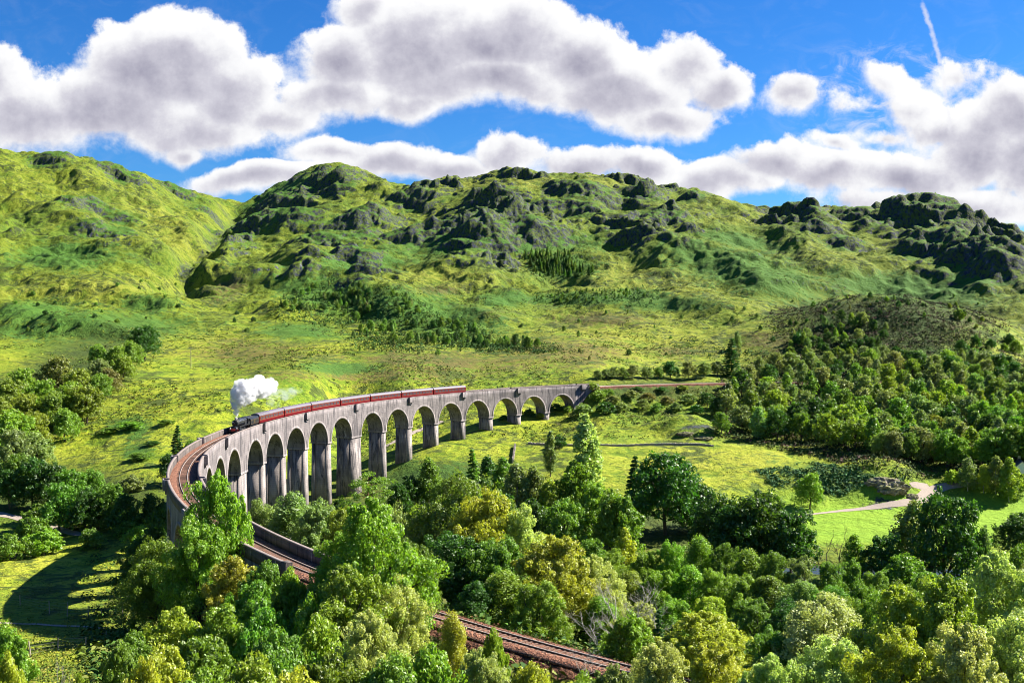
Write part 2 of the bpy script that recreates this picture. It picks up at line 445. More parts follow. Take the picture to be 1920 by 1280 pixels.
# --- trim the skyline to the photograph's ridge
_rp = np.array([(r[0], r[1]) for r in RIDGE], float); _rp = _rp[np.argsort(_rp[:, 0])]
for _ in range(2):
    pxg, pyg = project(GX, GY, GZ); pyg = np.where(GD > 900, pyg, 9999); jr = np.argmin(pyg, 0); act = pyg[jr, np.arange(NA)]; pxc = pxg[jr, np.arange(NA)]
    tgt = np.interp(pxc, _rp[:, 0], _rp[:, 1]); err = (act - tgt) / FOC
    ker = np.exp(-.5 * (np.arange(-30, 31) / 9.0) ** 2); ker /= ker.sum(); err = np.convolve(np.pad(err, 30, 'edge'), ker, 'valid')
    GZ = GZ + err[None] * GD * sstep(950, 1450, GD)
# --- meadow outcrops
for px, py, d, rx, ry, h in ((1300, 815, 442, 13, 11, 3.2), (1255, 805, 450, 15, 8, 2.5), (1640, 905, 374, 9, 7, 3.4), (1600, 885, 388, 18, 9, 2.5)):
    x, y, z = unp(px, py, d)
    GZ += h * np.exp(-(((GX - x) / rx) ** 2 + ((GY - y) / ry) ** 2) ** 2) * (1 + .25 * rough)
# --- railway earthworks: cut and fill off the ends of the viaduct
GR = np.hypot(GX - CX, GY - CY) - RAD
GS = (TH0 - np.mod(np.arctan2(GY - CY, GX - CX) + .35, 2 * np.pi) + .35) * RAD
earth = np.maximum(sstep(S_NEAR + 10, S_NEAR - 3, GS) * (GS > -620), sstep(S_FAR - 8, S_FAR + 3, GS) * (GS < 560))
off = np.maximum(np.abs(GR) - 3.0, 0)
cutfill = np.clip(GZ, -.62 - off / 1.5, -.62 + off / 1.3)
GZ = GZ * (1 - earth) + cutfill * earth
# under the viaduct keep the soil below the arches
un = (GS > S_NEAR + 4) & (GS < S_FAR - 6) & (np.abs(GR) < 8)
GZ = np.where(un, np.minimum(GZ, -9.5 + 7 * sstep(S_FAR - 30, S_FAR - 6, GS) + 5 * sstep(S_NEAR + 20, S_NEAR + 4, GS)), GZ)
# --- level playing field and river bed on the right
fx = (GX > 70) & (GD > 200)
fld = sstep(60, 95, GX + .12 * (GY - 300)) * sstep(288, 300, GY) * (1 - sstep(345, 372, GY - .08 * (GX - 150)))
GZ = GZ * (1 - fld) + (-32.2 + .15 * fbm(GX, GY, 30, 2)) * fld
rivy = 268 + 6 * np.sin(GX / 40)
riv = np.exp(-((GY - rivy) / 6.5) ** 4) * sstep(20, 60, GX)
GZ = GZ * (1 - riv) + (-35.6) * riv


def ground(x, y):
    """height of the finished ground under (x, y)"""
    x = np.asarray(x, float); y = np.asarray(y, float)
    a = np.arctan2(x, y); l = np.log(np.maximum(np.hypot(x, y), 4.0))
    fa = np.clip((a - A0) / (A1 - A0) * (NA - 1), 0, NA - 1.001); i = fa.astype(int); fa = fa - i
    j = np.clip(np.searchsorted(LD, l) - 1, 0, NR - 2); fl = np.clip((l - LD[j]) / (LD[j + 1] - LD[j]), 0, 1)
    return (GZ[j, i] * (1 - fa) + GZ[j, i + 1] * fa) * (1 - fl) + (GZ[j + 1, i] * (1 - fa) + GZ[j + 1, i + 1] * fa) * fl


_RD = np.geomspace(30, 2300, 1500)


def hit(px, py, dmin=30):
    """where the line of sight through a photo pixel meets the ground"""
    l, yy, zz = ray(px, py); k = 1 / math.hypot(l, yy)
    x = l * k * _RD; y = yy * k * _RD; z = zz * k * _RD + EYE
    b = (ground(x, y) >= z) & (_RD > dmin)
    if not b.any(): return None
    i = int(np.argmax(b)); return float(x[i]), float(y[i]), float(ground(x[i], y[i])), float(_RD[i])


# --- ground cover masks (plants and soil, with some shade painted in at the crags)
PXg, PYg = project(GX, GY, GZ)
shade_bracken = np.clip(kmask * .55 + cm * .25 + blob(505, 385, 95, 34, -.75) * .9 + blob(640, 500, 170, 26, -.1) * .6 + blob(1010, 455, 260, 22) * .6, 0, 1)  # bracken tone that also paints the shade of crag feet and left flank
heather = blobs([(820, 680, 330, 36), (1050, 660, 200, 40), (470, 660, 160, 40), (430, 540, 70, 30, -.4), (1420, 640, 60, 25), (1600, 580, 190, 26), (1780, 600, 120, 26), (1500, 640, 110, 30), (820, 545, 80, 14), (900, 590, 90, 20), (1260, 660, 90, 18), (1120, 600, 140, 20), (700, 700, 300, 25)]) * (GD > 480)
bracken = blobs([(1400, 510, 200, 45, .25), (1700, 540, 190, 30, .1), (790, 590, 190, 45, .2), (1060, 500, 70, 30), (1080, 560, 110, 14), (620, 550, 140, 40, .2), (1250, 570, 100, 16), (120, 480, 120, 30), (200, 610, 190, 35), (80, 590, 100, 30), (280, 570, 60, 20), (560, 620, 90, 18), (950, 560, 60, 18), (1190, 555, 60, 14),
                 (1560, 895, 95, 24, .15), (1640, 600, 130, 22), (1840, 690, 110, 30, .3), (1830, 520, 100, 20), (1380, 450, 90, 16, .2), (60, 620, 100, 20), (250, 800, 40, 20), (260, 850, 40, 20), (640, 690, 90, 14), (800, 900, 120, 40)])
bracken = np.maximum(bracken, shade_bracken * (GD > 800))  # bracken patches plus the painted hill shade
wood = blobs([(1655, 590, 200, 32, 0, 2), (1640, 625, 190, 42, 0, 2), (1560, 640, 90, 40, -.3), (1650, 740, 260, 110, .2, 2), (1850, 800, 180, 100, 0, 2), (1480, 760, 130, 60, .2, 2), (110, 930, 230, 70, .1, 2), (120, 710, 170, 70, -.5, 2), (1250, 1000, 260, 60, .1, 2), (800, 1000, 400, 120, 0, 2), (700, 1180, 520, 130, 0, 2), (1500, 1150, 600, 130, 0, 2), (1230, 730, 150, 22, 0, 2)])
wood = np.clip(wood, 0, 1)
gz_y, gz_x = np.gradient(GZ)
ds_r = np.gradient(GD, axis=0); ds_a = GD * (AZ[1] - AZ[0])
slope = np.hypot(gz_y / ds_r, gz_x / ds_a)
rock = sstep(.70, 1.0, slope + .3 * rough * cm) * np.clip(cm * 1.8 + .15, 0, 1) * sstep(450, 700, GD)
rock = rock * (1 - .35 * sstep(470, 380, PXg) * (GD > 700))
rock = np.maximum(rock, gully ** 2 * .45 * sstep(900, 1000, GD))
for px, py, d, r in ((1310, 820, 438, 9), (1650, 908, 370, 8)):
    x, y, z = unp(px, py, d); rock = np.maximum(rock, np.exp(-((GX - x) / r) ** 2 - ((GY - y) / 3.2) ** 2) * sstep(-.3, .3, rough))
rust = np.clip(earth * sstep(4.0, 2.9, np.abs(GR) + .5 * n_fin), 0, 1)
straw = blobs([(130, 1060, 170, 60, -.1), (1200, 520, 300, 30, .1), (820, 520, 140, 22), (300, 640, 160, 30), (180, 540, 200, 20), (300, 420, 120, 40, .6), (1000, 345, 200, 12), (1300, 870, 160, 40), (1100, 640, 300, 40)])
C1 = np.stack([rock, bracken, heather, wood], -1).reshape(-1, 4)  # bracken channel also carries the painted hill shade
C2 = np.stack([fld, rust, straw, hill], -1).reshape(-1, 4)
idx = np.arange(NR * NA, dtype=np.int32).reshape(NR, NA)
GF = np.stack([idx[:-1, :-1], idx[:-1, 1:], idx[1:, 1:], idx[1:, :-1]], -1).reshape(-1, 4)

# ground material
M_GROUND, t, b = material('grassland')
pos = t.n('ShaderNodeNewGeometry').outputs['Position']
a1 = t.n('ShaderNodeAttribute', attribute_name='cover_a'); a2 = t.n('ShaderNodeAttribute', attribute_name='cover_b')
s1 = t.n('ShaderNodeSeparateColor', {'Color': a1.outputs['Color']}); s2 = t.n('ShaderNodeSeparateColor', {'Color': a2.outputs['Color']})
flat = t.vm('MULTIPLY', pos, (1, 1, .6))
nl = t.noise(flat, .012, 4, .6); nm = t.noise(flat, .07, 5, .65, .6); nf = t.noise(flat, .42, 4, .65); nx = t.noise(flat, 1.9, 3, .6)
grass = t.cr(t.m('ADD', t.m('MULTIPLY', nm, .6), t.m('MULTIPLY', nf, .4)), [(.30, (.025, .060, .005)), (.42, (.11, .165, .006)), (.51, (.225, .265, .014)), (.62, (.32, .325, .030)), (.76, (.40, .38, .075))])
lush = t.cr(nf, [(.3, (.035, .10, .005)), (.5, (.13, .205, .012)), (.7, (.235, .28, .018))])
c = t.mix(t.ramp(nl, .46, .64), grass, lush)
c = t.mix(t.m('MULTIPLY', s2.outputs[2], t.ramp(nm, .35, .6)), c, t.mix(nf, (.19, .23, .010), (.40, .37, .05)))
hn = t.m('MULTIPLY', t.ramp(t.m('ADD', t.m('ADD', t.m('MULTIPLY', s1.outputs[2], .42), nf), t.m('MULTIPLY', nm, .9)), 1.16, 1.38), .8)
c = t.mix(hn, c, t.mix(nx, (.05, .035, .014), (.17, .10, .045)))
bn_ = t.m('MULTIPLY', t.ramp(t.m('ADD', t.m('MULTIPLY', s1.outputs[1], .5), t.m('ADD', nf, nm)), 1.14, 1.36), .9)
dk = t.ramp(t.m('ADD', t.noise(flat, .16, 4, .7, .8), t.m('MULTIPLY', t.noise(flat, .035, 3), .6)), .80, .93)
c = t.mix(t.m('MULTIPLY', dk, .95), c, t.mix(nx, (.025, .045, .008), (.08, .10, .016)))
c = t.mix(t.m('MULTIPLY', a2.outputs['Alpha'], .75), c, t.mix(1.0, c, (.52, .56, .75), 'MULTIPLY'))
c = t.mix(bn_, c, t.mix(nf, (.014, .055, .008), (.07, .17, .020)))
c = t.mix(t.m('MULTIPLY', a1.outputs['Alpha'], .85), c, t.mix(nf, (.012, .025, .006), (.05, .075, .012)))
fieldc = t.mix(t.noise(t.vm('MULTIPLY', pos, (.15, 1.2, 1)), .25, 3), (.115, .225, .014), (.205, .31, .020))
turf = t.noise(t.vm('MULTIPLY', pos, (1, .55, 1)), .9, 5, .75)
c = t.mix(t.m('MULTIPLY', t.ramp(turf, .50, .64), .55), c, t.mix(nx, (.035, .075, .008), (.09, .13, .012)))
c = t.mix(s2.outputs[0], c, fieldc)
rockc = t.cr(t.noise(t.vm('MULTIPLY', pos, (1, 1, .45)), .22, 6, .7, .4), [(.28, (.006, .008, .013)), (.48, (.022, .027, .042)), (.62, (.062, .067, .090)), (.78, (.22, .22, .25))])
rk = t.ramp(t.m('ADD', s1.outputs[0], t.m('MULTIPLY', t.m('SUBTRACT', t.m('ADD', nf, nm), 1.0), .9)), .3, .6)
rockc = t.mix(t.m('MULTIPLY', t.ramp(t.noise(pos, .30, 5, .7), .42, .56), .88), rockc, t.mix(nf, (.03, .06, .01), (.12, .15, .02)))
c = t.mix(rk, c, rockc)
rustc = t.cr(t.noise(pos, 3.0, 3, .7), [(.3, (.022, .012, .008)), (.5, (.085, .036, .020)), (.7, (.17, .085, .048))])
c = t.mix(t.ramp(t.m('ADD', s2.outputs[1], t.m('MULTIPLY', t.m('SUBTRACT', nf, .5), .8)), .4, .6), c, rustc)
t.put(b.inputs['Base Color'], c); b.inputs['Roughness'].default_value = .9; b.inputs['Specular IOR Level'].default_value = .15
hgt = t.m('ADD', t.m('MULTIPLY', nf, 1.6), t.m('ADD', t.m('MULTIPLY', nx, .45), t.m('MULTIPLY', nm, 4.0)))
bp = t.n('ShaderNodeBump', {'Height': hgt, 'Strength': .7, 'Distance': 1.0}); t.put(b.inputs['Normal'], bp.outputs[0])
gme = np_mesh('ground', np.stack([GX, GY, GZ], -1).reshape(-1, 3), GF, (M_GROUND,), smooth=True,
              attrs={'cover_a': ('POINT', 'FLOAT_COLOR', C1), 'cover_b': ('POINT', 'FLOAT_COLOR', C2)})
tag(link('ground', gme), kind='structure')
# the country all round, one coarse sheet outside the detailed part
ra = np.linspace(A1, A0 + 2 * np.pi, 90); rd = np.geomspace(4, 3300, 260)
_wl = sstep(A1, A0 + 2 * np.pi, ra)[None]; _pr = np.interp(np.log(rd), LD, GZ[:, -1])[:, None]; _pl = np.interp(np.log(rd), LD, GZ[:, 0])[:, None]
rx_ = rd[:, None] * np.sin(ra)[None]; ry_ = rd[:, None] * np.cos(ra)[None]; edge_ = np.minimum(ra - A1, A0 + 2 * np.pi - ra)[None]
rz_ = _pr * (1 - _wl) + _pl * _wl + fbm(rx_, ry_, 120, 4, .5, seed=81) * sstep(0, .25, edge_) * np.minimum(rd[:, None] * .02, 14)
ring = np.stack([rx_, ry_, rz_], -1)
i2 = np.arange(ring.shape[0] * ring.shape[1]).reshape(ring.shape[:2])
tag(link('ground', np_mesh('ground_behind', ring.reshape(-1, 3), np.stack([i2[:-1, :-1], i2[:-1, 1:], i2[1:, 1:], i2[1:, :-1]], -1).reshape(-1, 4), (M_GROUND,), smooth=True)), kind='structure')
# ------------------------------------------------------------------ materials of the railway
def concrete(name, base, dark):
    m, t, b = material(name)
    pos = t.n('ShaderNodeNewGeometry').outputs['Position']
    big = t.noise(pos, .22, 4, .6)
    streak = t.noise(t.vm('MULTIPLY', pos, (.8, .8, .10)), 1.0, 6, .72, 1.2)
    white = t.noise(t.vm('MULTIPLY', pos, (1.9, 1.9, .16)), .7, 5, .7, .8)
    fine = t.noise(pos, 3.2, 4, .7)
    sp = t.n('ShaderNodeSeparateXYZ', {'Vector': pos})
    boards = t.m('LESS_THAN', t.m('FRACT', t.m('MULTIPLY', sp.outputs[2], 1 / .62)), .13)
    c = t.mix(fine, [v * .78 for v in base], [v * 1.18 for v in base])
    c = t.mix(t.ramp(big, .42, .66), c, [v * .62 for v in base])
    c = t.mix(t.ramp(streak, .47, .62), c, dark)
    c = t.mix(t.m('MULTIPLY', t.ramp(white, .59, .70), .8), c, (.46, .43, .42))
    c = t.mix(t.m('MULTIPLY', boards, .28), c, dark)
    t.put(b.inputs['Base Color'], c); b.inputs['Roughness'].default_value = .9
    bp = t.n('ShaderNodeBump', {'Height': t.m('SUBTRACT', fine, t.m('MULTIPLY', boards, .4)), 'Strength': .5, 'Distance': .12}); t.put(b.inputs['Normal'], bp.outputs[0])
    return m


M_CONC = concrete('weathered_concrete', (.215, .185, .182), (.055, .048, .052))
M_PIER = concrete('pier_concrete', (.29, .25, .23), (.06, .054, .057))
M_RING = concrete('arch_ring_concrete', (.29, .25, .24), (.10, .09, .09))
M_PARSHADE = concrete('parapet_shade_concrete', (.105, .082, .07), (.03, .026, .024))  # concrete darkened so its colour carries the shade on the parapets
M_COPE = simple('parapet_concrete', (.17, .135, .12), .9, noise=.55, scale=1.3, bump=.4)
M_BALLAST, t, b = material('rusty_ballast')
pos = t.n('ShaderNodeNewGeometry').outputs['Position']
v = t.n('ShaderNodeTexVoronoi', {'Vector': pos, 'Scale': 7.0}); sx = t.n('ShaderNodeSeparateColor', {'Color': v.outputs['Color']})
c = t.cr(t.m('ADD', t.m('MULTIPLY', sx.outputs[0], .6), t.m('MULTIPLY', t.noise(pos, .9, 4), .4)), [(.2, (.04, .016, .009)), (.45, (.14, .050, .024)), (.65, (.25, .10, .052)), (.85, (.36, .19, .115))])
t.put(b.inputs['Base Color'], c); b.inputs['Roughness'].default_value = .95
bp = t.n('ShaderNodeBump', {'Height': v.outputs['Distance'], 'Strength': 1.0, 'Distance': .12}); t.put(b.inputs['Normal'], bp.outputs[0])
M_RAIL = simple('rail_steel', (.10, .055, .035), .7, .05, .3, 2)
M_RAILHEAD = simple('polished_rail_head', (.50, .43, .38), .4, .35, .1, 2)
M_SLEEPER = simple('old_sleeper', (.13, .075, .05), .9, 0, .5, 3)

# ------------------------------------------------------------------ viaduct
ZTOP, ZSPR, RA = -.55, -10.3, 7.2               # formation, springing, arch radius
LBL = 'long curved grey concrete railway viaduct with many tall arches crossing the glen'
via = thing('viaduct', LBL, 'viaduct', tuple(P3(90, 0, -30)))
vb = via.location.copy()


def sweep_grid(S_, R_, Z_):
    """grids (a,b) of s, dr, z to world, relative to the viaduct's base"""
    return P3(S_, R_, Z_) - np.array(vb)


def gridF(n0, n1, flip=False, o=0):
    i = np.arange(n0 * n1).reshape(n0, n1) + o
    f = np.stack([i[:-1, :-1], i[1:, :-1], i[1:, 1:], i[:-1, 1:]], -1).reshape(-1, 4)
    return f[:, ::-1] if flip else f


class VB:
    def __init__(s): s.V = []; s.F = []; s.n = 0

    def grid(s, S_, R_, Z_, flip=False):
        S_, R_, Z_ = np.broadcast_arrays(np.asarray(S_, float), np.asarray(R_, float), np.asarray(Z_, float))
        s.V.append(sweep_grid(S_, R_, Z_).reshape(-1, 3)); s.F.append(gridF(S_.shape[0], S_.shape[1], flip, s.n)); s.n += S_.size

    def bar(s, s0, s1, r0, r1, z0, z1, n=6):
        """closed bar following the curve; z0/z1/r0/r1 may vary along it"""
        q = np.linspace(s0, s1, n); o = np.ones(n)
        prof = [(r0, z0), (r1, z0), (r1, z1), (r0, z1), (r0, z0)]
        R_ = np.stack([o * p[0] for p in prof], 1); Z_ = np.stack([o * p[1] for p in prof], 1)
        s.grid(np.repeat(q[:, None], 5, 1), R_, Z_)
        for k, fl in ((0, False), (-1, True)):
            SS = np.full((2, 2), q[k]); rr = np.array([[r0, r1], [r0, r1]]); zz = np.array([[z0, z0], [z1, z1]])
            s.grid(SS, rr, zz, fl)

    def taper(s, c, hs, r0, r1, zb, zt, bat):
        """pier shaft: block at curve position c, half length hs, battered by bat per metre"""
        h = zt - zb; L = []
        for z, g in ((zb, bat * h), (zt, 0)):
            for ss, rr in ((-hs - g, r0 - g), (hs + g, r0 - g), (hs + g, r1 + g), (-hs - g, r1 + g)):
                L.append(P3(c + ss, rr, z) - np.array(vb))
        s.V.append(np.array(L)); s.F.append(np.array([(0, 3, 2, 1), (4, 5, 6, 7), (0, 1, 5, 4), (1, 2, 6, 5), (2, 3, 7, 6), (3, 0, 4, 7)]) + s.n); s.n += 8

    def build(s, name, mat, parent, smooth=False):
        o = link(name, np_mesh(name, np.concatenate(s.V), s.F, (mat,), smooth=smooth), parent)
        return o


centres = []
for i in range(-5, 16):
    centres.append(PITCH * i + EXTRA * ((i >= 3) + (i >= 8)))
bounds = []                                     # pier centres between bays
for a, b_ in zip(centres[:-1], centres[1:]): bounds.append((a + b_) / 2)
first, last = centres[0] - PITCH / 2, centres[-1] + PITCH / 2
edges = [first] + bounds + [last]
for k, c0 in enumerate(centres):
    e0, e1 = edges[k], edges[k + 1]
    vb_ = VB(); an = np.linspace(math.pi, 0, 25)
    sa = c0 + RA * np.cos(an); za = ZSPR + RA * np.sin(an)
    lo_s = np.concatenate([[e0], sa, [e1]]); lo_z = np.concatenate([[ZSPR], za, [ZSPR]])
    up = np.full(len(lo_s), ZTOP); fr = np.linspace(0, 1, 4)[None]
    Zg = lo_z[:, None] * (1 - fr) + up[:, None] * fr; Sg = np.repeat(lo_s[:, None], 4, 1)
    vb_.grid(Sg, -HW, Zg); vb_.grid(Sg, HW, Zg, True)
    rr = np.linspace(-HW, HW, 4)[None]
    vb_.grid(np.repeat(sa[:, None], 4, 1), rr, np.repeat(za[:, None], 4, 1), True)
    for q0, q1 in ((e0, sa[0]), (sa[-1], e1)):   # undersides at the springing
        vb_.grid(np.array([[q0] * 2, [q1] * 2]), np.array([[-HW, HW]] * 2), ZSPR, True)
    sgm = np.linspace(e0, e1, 8); vb_.grid(np.repeat(sgm[:, None], 2, 1), np.array([[-HW, HW]]), ZTOP)
    a_ = vb_.build('arch', M_CONC, via)
    rg = VB()
    for sd_ in (-1, 1):
        r0, r1 = sd_ * (HW - .1), sd_ * (HW + .07)
        inn = RA + .003; out = RA + .75
        prof = [(inn, r0), (inn, r1), (out, r1), (out, r0), (inn, r0)]
        SS = np.stack([c0 + p[0] * np.cos(an) for p in prof], 1); ZZ = np.stack([ZSPR + p[0] * np.sin(an) for p in prof], 1); RR = np.stack([np.full(25, p[1]) for p in prof], 1)
        rg.grid(SS, RR, ZZ, sd_ > 0)
    rg.build('arch_ring', M_RING, a_)
wide = {7, 12}                                  # the two double piers (index into bounds)
for k, s0 in enumerate(bounds):
    hs = (PITCH - 2 * RA) / 2 + (EXTRA / 2 if k in wide else 0)
    g = [float(ground(*P3(s0 + q, r, 0)[:2])) for q in (-hs, hs) for r in (-3, 3)]
    zb = min(g) - 2.0
    if zb > ZSPR - .5: zb = ZSPR - .5
    vp = VB(); vp.taper(s0, hs - .42, -HW + .5, HW - .5, zb, ZSPR - .55, .012)
    for e_ in (-1, 1):
        r0, r1 = sorted((e_ * (HW - .22), e_ * (HW - 1.15))); vp.taper(s0, hs - .10, r0, r1, zb - .02, ZSPR - .548, .012)
    p_ = vp.build('pier', M_PIER, via)
    im = VB(); im.bar(s0 - hs - .15, s0 + hs + .15, -HW - .16, HW + .16, ZSPR - .56, ZSPR - .05, 3); im.build('impost', M_RING, p_)
    if False:                                    # full height strips on the face of the double piers
        for sd_ in (-1, 1):
            pl = VB(); r0, r1 = sorted((sd_ * (HW - .05), sd_ * (HW + .45)))
            pl.bar(s0 - 1.5, s0 + 1.5, r0, r1, ZSPR - .02, ZTOP + .25, 3); pl.build('pilaster', M_RING, p_)
# abutments
for s0, s1 in ((S_NEAR - 6, first), (last, S_FAR + 3)):
    ab = VB(); ab.bar(s0, s1, -HW, HW, -24 if s0 < 0 else -17, ZTOP, 5); ab.build('abutment', M_CONC, via)
# parapets with refuges at every second pier
REF = [bounds[k] for k in range(0, 20, 2)] + [last + 4]
for sd_, z_end in ((-1, S_NEAR - 16), (1, S_NEAR - 4)):
    a0 = z_end; r_in, r_out = 2.78, HW
    pa = VB()
    spans = []; cur = a0
    for rs in REF: spans.append((cur, rs - 1.0)); cur = rs + 1.0
    spans.append((cur, S_FAR + 4))
    for q0, q1 in spans:
        r0, r1 = sorted((sd_ * r_in, sd_ * r_out)); pa.bar(q0, q1, r0, r1, ZTOP - .004, 1.05, max(3, int((q1 - q0) / 2.5)))
    p_ = pa.build('parapet', M_PARSHADE if sd_ > 0 else M_CONC, via)
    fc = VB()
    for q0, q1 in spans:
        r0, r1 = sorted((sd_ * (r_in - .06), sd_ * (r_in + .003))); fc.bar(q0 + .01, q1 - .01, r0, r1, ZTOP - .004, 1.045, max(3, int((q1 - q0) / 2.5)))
    fc.build('parapet_shade_skin', M_PARSHADE, p_)  # added thin skin, shade of the track side put into its colour
    cp = VB()
    for q0, q1 in spans:
        r0, r1 = sorted((sd_ * (r_in - .07), sd_ * (r_out + .08))); cp.bar(q0, q1, r0, r1, 1.053, 1.22, max(3, int((q1 - q0) / 2.5)))
    cp.build('coping', M_COPE, p_)
    for rs in REF:
        rf = VB()
        w = 1.15; d0, d1 = HW - .002, HW + .85
        for q0, q1, ra_, rb_ in ((rs - w - .12, rs - w + .2, d0 - .42, d1), (rs + w - .2, rs + w + .12, d0 - .42, d1), (rs - w + .2, rs + w - .2, d1 - .32, d1)):
            r0, r1 = sorted((sd_ * ra_, sd_ * rb_)); rf.bar(q0, q1, r0, r1, -.9, 1.24, 2)
        r0, r1 = sorted((sd_ * (d0 + .01), sd_ * (d1 - .33))); rf.bar(rs - w + .205, rs + w - .205, r0, r1, -.9, -.45, 2)
        r0, r1 = sorted((sd_ * (d0 + .01), sd_ * (d1 - .45))); rf.bar(rs - w + .3, rs + w - .3, r0, r1, -1.6, -.905, 2)
        rf.build('refuge', M_CONC, via)
# end blocks of the near parapets
for sd_, se in ((1, S_NEAR - 4.6), (-1, S_NEAR - 16.6)):
    r0, r1 = sorted((sd_ * 2.55, sd_ * (HW + .3))); eb = VB(); eb.bar(se - .7, se + .6, r0, r1, -2.2, 1.4, 2); eb.build('end_block', M_PARSHADE, via)
# ground level step wall below the near parapet, beyond the last arch
for sd_, s0 in ((-1, S_NEAR - 16), (1, S_NEAR - 4)):
    r0, r1 = sorted((sd_ * 2.7, sd_ * (HW - .012))); wl = VB(); wl.bar(s0, S_NEAR + 4, r0, r1, -6, ZTOP - .008, 4); wl.build('wing_wall', M_PARSHADE, via)

# ------------------------------------------------------------------ track
S0, S1 = -300.0, 520.0
n = 420; q = np.linspace(S0, S1, n)
jit = np.random.default_rng(3)
inside = (q > S_NEAR - 4) & (q < S_FAR + 3)
prof = [(-1, -.5), (-.99, -.42), (-.62, -.10), (-.57, -.16), (0, -.17), (.57, -.16), (.62, -.10), (.99, -.42), (1, -.5)]
Rg = np.array([[p[0] * (2.76 if c_ else 2.25) for p in prof] for c_ in inside]); Zg = np.tile([p[1] for p in prof], (n, 1)) + jit.normal(0, .02, (n, 9))
Zg = np.where(inside[:, None], np.maximum(Zg, -.36), Zg)
bal = np_mesh('ballast', P3(np.repeat(q[:, None], 9, 1), Rg, Zg).reshape(-1, 3), gridF(n, 9), (M_BALLAST,), smooth=True)
tag(link('track_bed', bal), kind='structure')
trk = thing('railway_track', 'single line of steel rails on timber sleepers curving over the viaduct', 'railway track', tuple(P3(0, 0, -.1)))
tb = trk.location.copy()


class TB(VB):
    pass


def at_track(o): o.location = Vector(vb) - Vector(tb); return o


for sd_ in (-1, 1):
    rc = sd_ * .76
    rl = VB(); nn = 330
    rl.bar(S0, S1, rc - .07, rc + .07, -.165, -.03, nn)
    o_ = at_track(rl.build('rail', M_RAIL, trk))
    hd = VB(); hd.bar(S0, S1, rc - .045, rc + .045, -.028, .012, nn); hd.build('rail_head', M_RAILHEAD, o_)
sl_me = MB().box((-.125, -1.3, -.13), (.125, 1.3, 0)).mesh('sleeper', M_SLEEPER)
near_s = [s_ for s_ in np.arange(-196, -70, .72)]
vis = [s_ for s_ in near_s if not (-147 < s_ < -128)][:100]


def sleeper_M(s_): 
    p = P3(s_, 0, -.118); th = float(th_of(s_)); return Vector(p) - Vector(tb), th + math.pi / 2


for s_ in vis:
    o_ = link('sleeper', sl_me, trk); o_.location, r_ = sleeper_M(s_); o_.rotation_euler = (0, 0, r_)
rest = MB()
for s_ in np.arange(S0, S1, .72):
    if min(abs(s_ - w) for w in vis) < .36: continue
    p, r_ = sleeper_M(s_); rest.box((-.125, -1.3, -.13), (.125, 1.3, 0), Matrix.Translation(p) @ Matrix.Rotation(r_, 4, 'Z'))
o_ = rest.build('sleepers', M_SLEEPER, trk); o_['kind'] = 'stuff'
# ------------------------------------------------------------------ train
M_BLACK = simple('black_engine_paint', (.018, .020, .024), .28, 0, .35, 1.5)
M_BOILER = simple('boiler_paint', (.03, .033, .04), .25, .2, .3, 1.2)
M_SOOT = simple('sooty_black', (.012, .012, .013), .7, 0, .4, 2)
M_RED = simple('buffer_beam_red', (.50, .025, .018), .4, 0, .15, 2)
M_MAROON = simple('maroon_coach_paint', (.135, .008, .011), .32, 0, .18, .8)
M_ROOF = simple('grey_coach_roof', (.13, .115, .135), .55, 0, .25, .9)
M_UNDER = simple('underframe_black', (.02, .018, .017), .8, 0, .4, 2)
M_STEEL = simple('bright_steel', (.55, .55, .56), .3, .9, .1, 2)
M_BRASS = simple('polished_brass', (.65, .42, .13), .3, .9, .1, 2)
M_CREAM = simple('cream_lining', (.34, .22, .10), .5, 0, .1, 2)
M_LAMP = simple('white_lamp', (.8, .8, .76), .5, 0, .05, 2)
M_WINDOW, t, b = material('coach_window_glass')
b.inputs['Base Color'].default_value = (.075, .058, .07, 1); b.inputs['Roughness'].default_value = .12; b.inputs['IOR'].default_value = 1.5
M_COAL = simple('coal', (.015, .014, .014), .6, 0, .5, 6, 1.0)


def on_track(o, s, z=0.0):
    """x of the thing points towards the near end (down the curve)"""
    p = P3(s, 0, z); o.location = p; th = float(th_of(s))
    o.rotation_euler = (0, 0, th + math.pi / 2)
    return o


def wheel(rad, w=.13):
    return MB().lathe([(rad + .03, -w / 2 - .02), (rad + .03, -w / 2), (rad, -w / 2 + .02), (rad, w / 2), (rad * .86, w / 2), (rad * .82, w / 2 - .05), (rad * .25, w / 2 - .05), (rad * .22, w / 2 + .04), (.03, w / 2 + .04)], 'y', n=20)


# engine: front at x = 0, length 11.3, then the tender
eng = thing('steam_locomotive', 'black steam locomotive with red buffer beam leading the train on the viaduct', 'locomotive')
on_track(eng, 45.9 + 5.6)
X = 5.6                                         # x of the front buffers
boi = MB().lathe([(.05, X - 1.55), (.86, X - 1.53), (.90, X - 1.6), (.90, X - 3.3)], 'x', (0, 0, 2.85), 28)
boi.build('smokebox', M_SOOT, eng, True)
sdm = MB().lathe([(.03, X - 1.36), (.35, X - 1.39), (.66, X - 1.47), (.72, X - 1.528)], 'x', (0, 0, 2.85), 24); sd_ = sdm.build('smokebox_door', M_SOOT, eng, True)
MB().box((X - 1.47, -.72, 2.9), (X - 1.40, .1, 2.95)).tube([(X - 1.36, 0, 2.85), (X - 1.25, .0, 2.85), (X - 1.25, .2, 2.75)], .025, 6).build('door_handle', M_STEEL, sd_)
bl = MB().lathe([(.86, X - 3.302), (.88, X - 3.4), (.90, X - 5.0), (1.0, X - 7.4), (1.0, X - 7.5)], 'x', (0, 0, 2.85), 28).build('boiler', M_BOILER, eng, True)
bb = MB()
